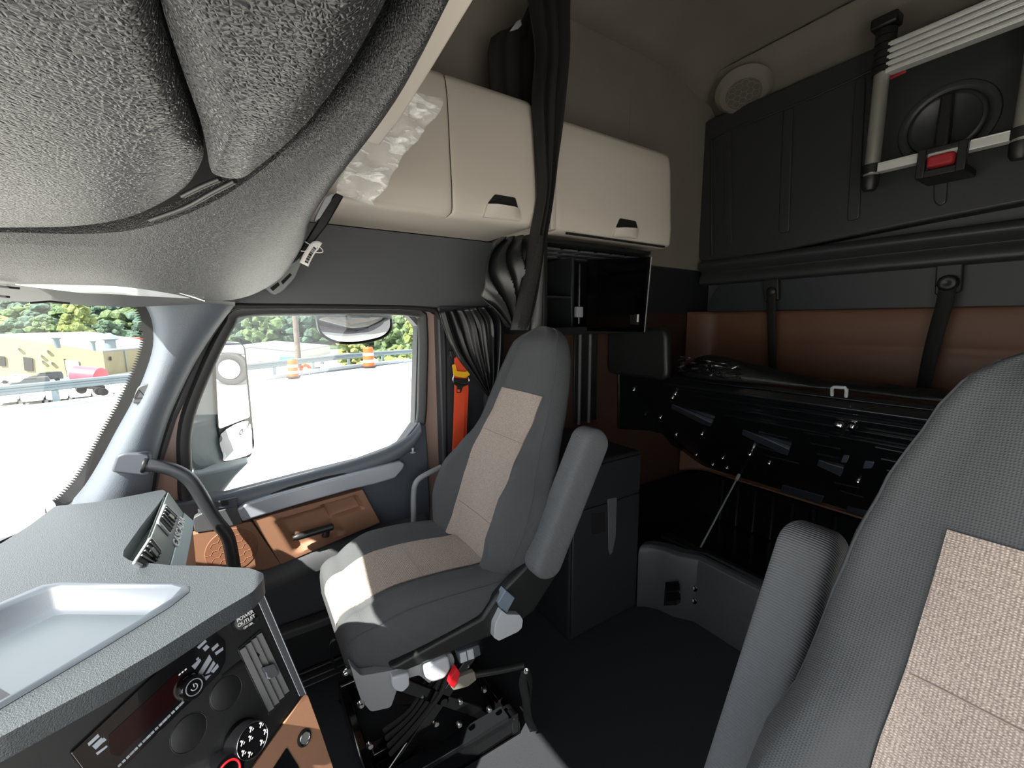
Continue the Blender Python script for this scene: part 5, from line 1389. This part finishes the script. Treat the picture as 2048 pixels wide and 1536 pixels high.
cc = sum([Mx(*p, .004) for p in q], Vector()) / len(q)
lp_ = cat([Mx(*p, .004) for p in q], 4, True); rows = []
for k in range(8, -1, -1):
    t = k / 8; rows.append([cc + (p - cc) * max(t, .001) + MN * .010 * (1 - t * t) for p in lp_])
loft('wide_angle_glass', rows, 'mirror', mr, closed=True, caps=True)
mp = [(384, 944), (400, 946), (455, 934), (500, 924), (470, 955), (442, 992), (400, 1004), (384, 1000)]
prism('mirror_foot', [W(*p, X=2.02) for p in mp], (.10, 0, 0), M('foot_grey', '9ea5a6', .5), mr, bevel=.02, seg=3)
# look-down mirror over the side glass
lm = empty('lookdown_mirror', W(710, 640, X=2.05), 'small convex look-down mirror above the passenger door glass', 'mirror')
LN = Vector((-.80, 0, -.60)).normalized(); LPL = (W(710, 655, X=2.08), LN)
q = [(643, 634), (700, 633), (772, 634), (781, 642), (779, 660), (764, 674), (735, 682), (700, 686), (668, 682), (645, 668), (638, 648)]
lp_ = cat([W(*p, pl=LPL) for p in q], 4, True); cc = sum(lp_, Vector()) / len(lp_); rows = []
for k in range(8, -1, -1):
    t = k / 8; rows.append([cc + (p - cc) * max(t, .001) + LN * .012 * (1 - t * t) for p in lp_])
loft('mirror_glass', rows, 'mirror', lm, closed=True, caps=True)
rows = []
for k, (s_, h_) in enumerate([(1.0, .006), (1.04, .008), (1.07, -.01), (1.03, -.05), (.8, -.08), (.3, -.09), (.01, -.09)]):
    rows.append([cc + (p - cc) * s_ + LN * h_ for p in lp_])
loft('housing', rows, 'black', lm, closed=True)
box('bracket', (2.0, W(715, 630, X=2.05).y - .05, 1.47), (2.16, W(715, 630, X=2.05).y + .05, 1.56), 'mhouse', lm, bevel=.01)

# ================================================================ OUTSIDE
ZG = -1.3; ZL = -9.0
MT['concrete'] = M('concrete', 'cbc8c1', .85, bump=.2, scale=3, var=.06, vscale=.4)
MT['asphalt'] = M('asphalt', 'a3a39f', .9, var=.12, vscale=.05)
MT['galv'] = M('galvanised', '667379', .45, metal=.3)
MT['tan'] = M('tan_cladding', '7c775d', .7, var=.05, vscale=.1)
MT['roofw'] = M('white_roof', '71797d', .5)
cl_pts = WW([(-600, 905), (0, 830), (225, 800), (500, 765), (838, 722), (1300, 690)], Z=ZG)
gpts = [Vector((p.x, p.y, ZG)) for p in cl_pts] + [Vector((60, -70, ZG)), Vector((-60, -70, ZG)), Vector((-60, 60, ZG)), Vector((cl_pts[0].x, 60, ZG))]
o = prism('ground', gpts, (0, 0, -1.0), 'concrete'); tag(o, kind='structure')
o = prism('ground.001', [(-200, 500, ZL), (900, 500, ZL), (900, -500, ZL), (-200, -500, ZL)], (0, 0, -.5), 'asphalt'); tag(o, kind='structure')
# kerb along the edge
kc_ = resample(cat([p for p in cl_pts], 8), 60)
rows = [[p + Vector((0, 0, 0)), p + Vector((0, 0, .16)), p + Vector((.35, .05, .16)), p + Vector((.35, .05, -.3))] for p in kc_]
o = loft('kerb', rows, M('kerb_grey', '8d96a0', .8), smooth=False); o['kind'] = 'structure'
# guard rail
gr = empty('guard_rail', (cl_pts[2].x, cl_pts[2].y, ZG), 'galvanised steel guard rail running along the kerb of the lot', 'guard rail')
W_pr = [(0, -.16), (.04, -.13), (.04, -.07), (-.01, -.03), (-.01, .03), (.04, .07), (.04, .13), (0, .16)]
off_ = Vector((.9, .1, 0))
pts = [p + off_ for p in kc_]
rows = []
for p in pts: rows.append([p + Vector((-a, 0, .66 + b)) for a, b in W_pr])
loft('rail_beam', rows, 'galv', gr, solid=.012, smooth=False)
plen = 0; last_ = pts[0]
for i in range(1, len(pts)):
    plen += (pts[i] - pts[i - 1]).length
    if plen > 1.9:
        plen = 0; p = pts[i]
        box('post', (p.x + .02, p.y - .08, ZG - .4), (p.x + .16, p.y + .08, ZG + .80), 'galv', gr)
# rocks between rail and kerb
rk = random.Random(11); geos = []
def rock(c, r, rr):
    V = []; F = []
    bm = bmesh.new(); bmesh.ops.create_icosphere(bm, subdivisions=1, radius=r)
    for v in bm.verts: v.co = Vector((v.co.x * rr.uniform(.7, 1.3), v.co.y * rr.uniform(.7, 1.3), v.co.z * rr.uniform(.5, .9))) + c
    bm.verts.index_update(); V = [v.co.copy() for v in bm.verts]; F = [tuple(v.index for v in f.verts) for f in bm.faces]; bm.free(); return V, F
for i in range(420):
    t = rk.uniform(.42, 1); p = kc_[min(int(t * 59), 58)].lerp(kc_[min(int(t * 59) + 1, 59)], rk.random())
    geos.append(rock(p + Vector((rk.choice([rk.uniform(.45, .68), rk.uniform(1.3, 2.1)]), 0, rk.uniform(-.1, .12))), rk.uniform(.07, .13), rk))
V, Fc = join(geos); o = mk('rocks', V, Fc, M('rock', 'b9aea0', .9, var=.5, vscale=2)); tag(o, 'pale broken rocks heaped along the foot of the guard rail', 'rocks', kind='stuff')
# traffic barrels
MT['bor'] = M('barrel_orange', 'e04812', .6); MT['bwh'] = M('barrel_white', 'c0c0bc', .6)
def barrel(px, py, h, label):
    b = W(px, py, Z=ZG + .05); t = empty('traffic_barrel', b, label, 'traffic barrel')
    r = .30 * h
    def seg_(name, z0, z1, mat, par): return lathe(name, b + Vector((0, 0, z0 * h)), Vector((0, 0, 1)), [(r * (1 - .15 * z0), 0), (r * (1 - .15 * z1), (z1 - z0) * h)], mat, par, seg=20)
    seg_('barrel_body', 0, 1.0, 'bor', t)
    for z in (.25, .62):
        lathe('reflective_band', b + Vector((0, 0, z * h)), Vector((0, 0, 1)), [(r * (1 - .15 * z) + .006, 0), (r * (1 - .15 * (z + .15)) + .006, .15 * h)], 'bwh', t, seg=20)
    lathe('base_ring', b, Vector((0, 0, 1)), [(r * 1.3, 0), (r * 1.3, .06), (r, .08)], 'rubber', t, seg=20)
    lathe('lid', b + Vector((0, 0, h)), Vector((0, 0, 1)), [(r * .86, 0), (r * .7, .08), (r * .2, .09), (0, .14)], 'bor', t, seg=20)
barrel(738, 734, 1.15, 'orange and white traffic barrel by the guard rail, below the look-down mirror')
barrel(587, 755, .85, 'yellow-orange traffic barrel beside the guard rail, left of the utility pole')
# orange curved sign on a stand
sg0 = W(612, 754, Z=ZG); sgp = empty('orange_sign', sg0, 'bright orange rounded sign leaning by the guard rail below the pole', 'sign')
for s in (-.16, .16): tube('sign_leg', [sg0 + Vector((0, s, 0)), sg0 + Vector((0, s, .4))], .025, 'greyp', sgp)
arc = [sg0 + Vector((-.05, .20 * math.cos(a), .42 + .20 * math.sin(a))) for a in [math.pi * k / 10 for k in range(-1, 11)]]
rows = [[p + (p - sg0 - Vector((-.05, 0, .42))).normalized() * .09, p - (p - sg0 - Vector((-.05, 0, .42))).normalized() * .09] for p in arc]
sf = loft('sign_face', rows, 'bor', sgp, solid=.03)
for k in (3, 6, 9):
    c = arc[k] + Vector((-.035, 0, 0)); tube('sign_mark', disc_pts(c, Vector((1, 0, 0)), .045, 12), .014, 'rubber', sf, seg=6, closed=True)
# utility pole close behind the rail
pp = W(607, 742, Z=ZG) + Vector((2.0, 0, 0)); up_ = tube('utility_pole', [pp, pp + Vector((0, 0, 9))], [.17, .14], M('pole_wood', '5e564e', .9, var=.3, vscale=6), seg=12); tag(up_, 'brown utility pole standing just beyond the guard rail', 'pole')
# buildings
def building(name, label, corners, h, ridge, wall, roof, parts_=()):
    """corners: four ground points, the first edge is the gable wall nearest the lot"""
    b = empty(name, corners[0], label, 'building')
    a, b1, c, d = [Vector(x) for x in corners]
    U = Vector((0, 0, h)); m0 = (a + b1) / 2 + Vector((0, 0, ridge)); m1 = (d + c) / 2 + Vector((0, 0, ridge))
    mk('wall', [a, b1, c, d, a + U, b1 + U, c + U, d + U, m0, m1], [(0, 1, 5, 8, 4), (1, 2, 6, 5), (2, 3, 7, 9, 6), (3, 0, 4, 7)], wall, b)
    rf = [p + Vector((0, 0, .25)) for p in (a + U, m0, b1 + U, d + U, m1, c + U)]
    mk('roof', rf + [p - Vector((0, 0, .3)) for p in rf], [(0, 1, 4, 3), (1, 2, 5, 4), (6, 9, 10, 7), (7, 10, 11, 8), (0, 6, 7, 1), (1, 7, 8, 2), (3, 4, 10, 9), (4, 5, 11, 10), (0, 3, 9, 6), (2, 8, 11, 5)], roof, b)
    return b
def L0(px, depth):  # ground point on the lower level along a pixel column at a forward depth
    r = ray(px, 700); t = depth / r.dot(FWD); p = EYE + r * t; return Vector((p.x, p.y, ZL))
wa, wb = L0(205, 88), L0(-250, 78)
dirn = Vector((wa.y - wb.y, wb.x - wa.x, 0)).normalized()
if dirn.x < 0: dirn = -dirn
wc, wd_ = L0(330, 108) , None
dv = (wc - wa).normalized()
wh = building('warehouse', 'long tan metal warehouse with a pale roof beyond the guard rail', [wa, wb, wb + dv * 24, wa + dv * 24], 4.9, 8.6, 'tan', 'roofw')
gn = Vector(((wb - wa).y, -(wb - wa).x, 0)).normalized()
if gn.dot(EYE - wa) < 0: gn = -gn
def on_gable(px, py): return W(px, py, pl=(wa + gn * .1, gn))
def gable(name, px, mat, th=.15, par=wh): return prism(name, [on_gable(*q) for q in px], gn * th, mat, par)
gable('door_opening', [(47, 714), (65, 716), (67, 742), (50, 741)], 'rubber')
gable('door_opening', [(0, 712), (10, 713), (12, 732), (0, 732)], 'rubber')
gable('roller_door', [(130, 720), (157, 722), (160, 755), (137, 756)], M('roller', 'dadde2', .5))
gable('door_frame', [(128, 718), (131, 718), (139, 757), (136, 757)], 'rubber')
for (a, b) in ((35, 696), (92, 700), (80, 710), (82, 721), (101, 724)):
    gable('wall_lamp', [(a, b), (a + 5, b), (a + 5, b + 3), (a, b + 4)], 'mhouse', .5)
for (a, b, s_) in ((220, 676, 1.2), (113, 674, .6), (186, 680, .4)):
    p = W(a, b + 6, d=118); lathe('roof_vent', p + Vector((0, 0, -1.5)), Vector((0, 0, 1)), [(s_ * .7, 0), (s_ * .7, 1.6), (s_ * 1.3, 1.9), (s_ * .2, 2.6 * s_)], 'galv', wh, seg=14)
rt = wa + dv * 16; sn2 = Vector((dv.y, -dv.x, 0));
if sn2.dot(EYE - wa) < 0: sn2 = -sn2
tube('downpipe', [wa + dv * 6 + sn2 * .2, wa + dv * 6 + sn2 * .2 + Vector((0, 0, 4.8))], .12, 'mhouse', wh)
box('wall_louvre', tuple(wa + dv * 1.4 + Vector((-.3, -.3, 3.0))), tuple(wa + dv * 2.3 + Vector((.1, .1, 3.8))), 'dark', wh)
# red tank trailer by the warehouse
tk0, tk1 = W(152, 748, d=80), W(203, 753, d=78)
tk = empty('tank_trailer', (tk0 + tk1) / 2 - Vector((0, 0, 2)), 'red tank trailer parked by the corner of the tan warehouse', 'trailer')
tube('tank', [tk0.lerp(tk1, -.02), tk0.lerp(tk1, .03), tk0.lerp(tk1, .97), tk0.lerp(tk1, 1.02)], [.9, 1.15, 1.15, .9], M('tank_red', 'b8404e', .4), tk, seg=20)
tube('undercarriage', [tk0 - Vector((0, 0, 1.5)), tk1 - Vector((0, 0, 1.5))], .35, 'rubber', tk)
for t in (.1, .8, .95):
    p = tk0.lerp(tk1, t) - Vector((0, 0, 2)); lathe('wheel', p, Vector((1, .3, 0)), [(.5, -1), (.5, 1)], 'rubber', tk, seg=14)
# red roofed low building behind the warehouse
p0, p1 = W(236, 676, d=150), W(282, 676, d=150)
V, Fc = prism_geo([p0, p1, p1 + Vector((0, 0, -6)), p0 + Vector((0, 0, -6))], Vector((8, 0, 0))); 
rbld = mk('red_building', V, Fc, M('red_cladding', 'c2452e', .6)); tag(rbld, 'low red building just behind the warehouse roof', 'building')
# white-roofed building seen through the door glass
a, b, c, d = L0(385, 92), L0(592, 118), L0(660, 150), L0(430, 135)
wb2 = building('low_shop_building', 'low pale building with a white roof seen through the door glass behind the mirror', [b, a, d, c], 2.6, 4.6, M('pale_wall', '9a9a92', .7), 'roofw')
def col(px, py, d): return W(px, py, d=d)
for q in ([(500, 706), (514, 706), (515, 722), (501, 722)], [(530, 712), (552, 712), (553, 722), (531, 722)], [(560, 714), (590, 714), (590, 722), (560, 722)]):
    prism('window', [col(a_, b_, 96) for a_, b_ in q], (.3, 0, 0), 'mhouse' if q[0][0] != 560 else M('blue_band', '3b64a8', .6), wb2)
# parked cars on the lower lot
def car_geo(c, ang, L=4.6, Wd=1.85, H=1.5, kind='car'):
    R_ = Matrix.Rotation(ang, 3, 'Z')
    sec = {'car': [(-.5, .25), (-.5, .58), (-.46, .64), (-.30, .68), (-.18, .98), (.16, 1.0), (.30, .70), (.47, .60), (.5, .5), (.5, .25)],
           'suv': [(-.5, .25), (-.5, .70), (-.47, .98), (-.1, 1.0), (.12, .98), (.24, .70), (.46, .62), (.5, .5), (.5, .25)],
           'pickup': [(-.5, .25), (-.5, .62), (-.14, .62), (-.12, .98), (.12, 1.0), (.24, .68), (.46, .62), (.5, .5), (.5, .25)],
           'van': [(-.5, .2), (-.5, .98), (-.4, 1.0), (.2, 1.0), (.36, .62), (.5, .5), (.5, .2)]}[kind]
    rows = []
    for y, ins in ((-.5, .06), (-.44, 0), (.44, 0), (.5, .06)):
        rows.append([c + R_ @ Vector((x * L * (1 - ins * .2), y * Wd * (1 - (.18 if z > .7 else 0)), z * H)) for x, z in sec])
    return loft_geo(rows, closed=True, caps=True), R_, sec
glassm = M('car_glass', '20262c', .15)
def car(c, ang, col_, kind, label):
    (V, Fc), R_, sec = car_geo(c, ang, kind=kind, H=1.5 if kind == 'car' else 1.85, L=4.6 if kind in ('car', 'suv') else 5.4)
    t = empty('parked_car' if kind in ('car', 'suv') else ('pickup_truck' if kind == 'pickup' else 'van'), c, label, 'car' if kind != 'van' else 'van')
    H = 1.5 if kind == 'car' else 1.85; L_ = 4.6 if kind in ('car', 'suv') else 5.4
    mk('body', V, Fc, M('paint_' + label[:12], col_, .3, coat=.5), t, bevel=.05)
    for sx in (-.32, .33):
        for sy in (-1, 1):
            lathe('wheel', c + R_ @ Vector((sx * L_, sy * .86, .34)), R_ @ Vector((0, 1, 0)), [(.34, -.1), (.34, .1)], 'rubber', t, seg=14)
    x0, x1 = (-.24, .22) if kind != 'pickup' else (-.1, .2)
    for sy in (-1, 1):
        P_ = [Vector((x0 * L_, sy * .78, .70 * H)), Vector((x1 * L_, sy * .78, .70 * H)), Vector(((x1 - .10) * L_, sy * .77, .93 * H)), Vector(((x0 + .08) * L_, sy * .77, .93 * H))]
        prism('side_window', [c + R_ @ p for p in P_], R_ @ Vector((0, sy * .06, 0)), glassm, t)
    return t
cars = [(37, 765, 'e8e8e4', 'car', 'white parked car nearest the left edge in front of the warehouse'), (62, 777, '2c3238', 'suv', 'dark parked car in front of the white one near the warehouse'), (92, 764, '1e262c', 'suv', 'black long station wagon in front of the warehouse wall'),
        (-20, 766, '9aa2a8', 'car', 'silver parked car at the left edge below the warehouse')]
for i, (a, b, cc_, kd, lb) in enumerate(cars):
    p = W(a, b, Z=ZL); car(p, math.radians(101 + 3 * i), cc_, kd, lb)
und = [(18, 808, 'f2f2f0', 'van', 'white van below the guard rail, leftmost of the row'), (70, 806, 'f0f2f2', 'pickup', 'white vehicle with a dark hatch below the guard rail'), (119, 802, 'ececea', 'car', 'white car below the guard rail beside the rail post'), (166, 798, 'f4f4f2', 'suv', 'white sport utility car third along below the guard rail'), (211, 796, 'e4e6e6', 'pickup', 'white pickup below the guard rail nearest the windscreen pillar')]
for i, (a, b, cc_, kd, lb) in enumerate(und):
    p = W(a, b - 2, Z=ZL); car(p, math.radians(13 - i), cc_, kd, lb)
far_ = [(628, 100, 'dfe3e6', 'suv', 'white parked car in the far lot left of the look-down mirror'), (648, 112, '3b5878', 'car', 'blue parked car in the far lot beside the utility pole'), (655, 96, 'f0f0f0', 'pickup', 'white pickup in the far lot below the look-down mirror'), (680, 104, 'd8dadc', 'car', 'silver car behind the white pickup in the far lot'), (702, 114, '35538a', 'car', 'small blue car in the far lot right of the silver one')]
for i, (a, dd, cc_, kd, lb) in enumerate(far_):
    r = ray(a, 700); p = EYE + r * (dd / r.dot(FWD)); car(Vector((p.x, p.y, ZL)), math.radians(-8 - 3 * i), cc_, kd, lb)
# wooded hillside
rows = []
rg = random.Random(5)
for i in range(30):
    px = lerp(-500, 1100, i / 29)
    row = []
    for k, (dd, z) in enumerate([(170, ZL - 1), (190, -6), (230, 2), (290, 14), (380, 26), (480, 34)]):
        r = ray(px, 700); t = dd / r.dot(FWD); p = EYE + r * t; row.append(Vector((p.x, p.y, z + rg.uniform(-1, 1))))
    rows.append(row)
o = loft('hillside', rows, M('hill_green', '3c5232', .95, bump=1, scale=.3, dist=2, var=.6, vscale=.15)); o['kind'] = 'structure'
leaf_m = [M('foliage_%d' % k, c, .85, bump=1, scale=1.1, dist=.5, var=.6, vscale=.7) for k, c in enumerate(['52693f', '445d46', '717f44', '40594a', '637753', '7e8749'])]
def crown_mesh(seed, n=46, lo=.18, hi=.34):
    r_ = random.Random(seed); geos = []
    for k in range(n):
        a = r_.uniform(0, 2 * math.pi); z = r_.uniform(-.9, 1); q = math.sqrt(max(0, 1 - z * z)) * r_.uniform(.65, 1)
        c = Vector((q * math.cos(a), q * math.sin(a), z * .95)) * r_.uniform(.75, 1.0)
        geos.append(rock(c, r_.uniform(lo, hi), r_))
    return join(geos)
protos = [crown_mesh(s) for s in range(4)]
small = [crown_mesh(s + 20, 15, .32, .5) for s in range(4)]
def column_point(px, dd, z):
    r = ray(px, 700); t = dd / r.dot(FWD); p = EYE + r * t; return Vector((p.x, p.y, z))
rt_ = random.Random(21)
bins = {0: [], 1: [], 2: []}
for (dd, zb, h, n, x1_) in ((180, -7, 12, 40, 900), (215, -1, 12, 38, 900), (265, 8, 14, 34, 900), (330, 17, 16, 30, 880)):
    for i in range(n):
        px = lerp(-70, x1_, (i + rt_.uniform(.1, .9)) / n); b = column_point(px, dd + rt_.uniform(-8, 8), zb)
        hh = h * rt_.uniform(.8, 1.25); w = hh * rt_.uniform(.9, 1.1); V, Fc = small[rt_.randrange(4)]; R_ = Matrix.Rotation(rt_.uniform(0, 6), 3, 'Z')
        bins[rt_.choice([0, 0, 1, 1, 1, 2])].append(([b + Vector((0, 0, hh * .5)) + Vector(((R_ @ v).x * w * .5, (R_ @ v).y * w * .5, v.z * hh * .5)) for v in V], Fc))
V, Fc = join(bins[0] + bins[1] + bins[2]); cnt = [sum(len(g[1]) for g in bins[k]) for k in range(3)]
o = mk('forest_canopy', V, Fc, leaf_m[0]); o.data.materials.append(leaf_m[3]); o.data.materials.append(leaf_m[2])
for p in o.data.polygons: p.material_index = 0 if p.index < cnt[0] else (1 if p.index < cnt[0] + cnt[1] else 2)
tag(o, 'dense mixed green crowns of the woods covering the far hillside', 'woods', kind='stuff')
MT['pole'] = bpy.data.materials['pole_wood']
def tree(px, dd, zb, h, w, ci, seed, label):
    b = column_point(px, dd, zb); tr_ = empty('tree', b, label, 'tree')
    V, Fc = protos[seed % 4]; R_ = Matrix.Rotation(seed * 1.7, 3, 'Z')
    mk('foliage', [b + Vector((0, 0, h * .6)) + Vector(((R_ @ v).x * w * .5, (R_ @ v).y * w * .5, v.z * h * .42)) for v in V], Fc, leaf_m[ci], tr_)
    tube('trunk', [b + Vector((0, 0, -1)), b + Vector((0, 0, h * .5))], [.25, .15], 'pole', tr_, seg=7)
for i, (a, dd, zb, h, w, ci, lb) in enumerate((
    (162, 138, -9, 18, 9.5, 2, 'tall yellow-green tree rising behind the middle of the warehouse roof'), (95, 142, -9, 13, 9, 0, 'mid green tree behind the warehouse roof, left of the tall yellow-green one'), (30, 146, -9, 13, 9, 1, 'dark green tree behind the left end of the warehouse roof'),
    (225, 150, -9, 12, 9, 1, 'dark green tree behind the large roof vent of the warehouse'), (700, 62, -6, 5, 5, 5, 'low golden bush below the look-down mirror'), (742, 68, -6, 7.5, 5, 4, 'rounded soft green tree just right of the look-down mirror'),
    (778, 58, -6, 7.5, 4.2, 0, 'mid green tree second from the right edge of the door glass'), (812, 66, -6, 9.5, 5, 4, 'broad green tree near the right edge of the door glass'), (838, 52, -6, 8.5, 4, 2, 'yellow-green tree at the right edge of the door glass'),
    (795, 46, -6, 5, 3.4, 2, 'low yellow-green bush just above the guard rail at the right'), (512, 162, -9, 16, 10, 0, 'green tree behind the pale building at the left of the door glass'))):
    tree(a, dd, zb, h, w, ci, i, lb)
# truck parked behind, seen in the wing mirror
hit = Mx(462, 724); dr_ = (hit - EYE).normalized(); rf_ = dr_ - MN * 2 * dr_.dot(MN)
wr_ = .52
tdist = (hit.z - (ZG + wr_)) / -rf_.z
wc_ = hit + rf_ * min(tdist, 14)
wc_.z = ZG + wr_
ax = Vector((-rf_.x, -rf_.y, 0)).normalized(); ax = (ax + Vector((-ax.y, ax.x, 0)) * .35).normalized()
sd_ = Vector((-ax.y, ax.x, 0))
pt = empty('parked_truck', Vector((wc_.x, wc_.y, ZG)), 'parked truck whose big wheel shows in the wing mirror glass', 'truck')
wlm = lathe('wheel', wc_ - ax * .14, ax, [(.30, .0), (.44, -.01), (.50, .02), (wr_, .06), (wr_, .22), (.50, .27), (.46, .285), (.36, .28), (.30, .25)], M('tyre', '26272a', .7, bump=.3, scale=60), pt, seg=48)
lathe('rim', wc_ + ax * .05, ax, [(.30, .1), (.305, .12), (.28, .11), (.25, .05), (.14, .03), (.12, .08), (.07, .10), (0, .10)], M('rim_white', '9a9a9a', .35), wlm, seg=40)
for k in range(10):
    a = 2 * math.pi * k / 10; lathe('hub_bolt', wc_ + ax * .10 + (sd_ * math.cos(a) + Vector((0, 0, 1)) * math.sin(a)) * .165, ax, [(.018, 0), (.018, .03), (.010, .035)], 'mhouse', wlm, seg=8)
for s in (-3.2,):
    lathe('wheel', wc_ + sd_ * s - ax * .14, ax, [(.30, .0), (.50, .02), (wr_, .06), (wr_, .22), (.50, .27), (.36, .28), (.30, .25), (0, .2)], 'rubber', pt, seg=30)
c = wc_ - ax * 1.1 + Vector((0, 0, 1.1)) - sd_ * 1.6
V, Fc = box_geo(c, (2.3, 6.0, 1.3), Matrix((ax, sd_, Vector((0, 0, 1)))).transposed()); mk('truck_body', V, Fc, 'mhouse', pt, bevel=.08)
V, Fc = box_geo(c + Vector((0, 0, 1.5)), (2.3, 3.0, 1.8), Matrix((ax, sd_, Vector((0, 0, 1)))).transposed()); mk('cab', V, Fc, 'roofw', pt, bevel=.15)
# manhole cover seen in the mirror
mh = lathe('manhole_cover', W(455, 815, Z=ZG) * 0 + Vector((wc_.x * .75 + MC.x * .25, wc_.y * .6 + MC.y * .4, ZG)), Vector((0, 0, 1)), [(.4, 0), (.4, .012), (.36, .015), (0, .015)], M('rust', '9c7c5c', .7), seg=30)
tag(mh, 'round rusty manhole cover in the concrete lot, reflected in the wing mirror', 'manhole cover')
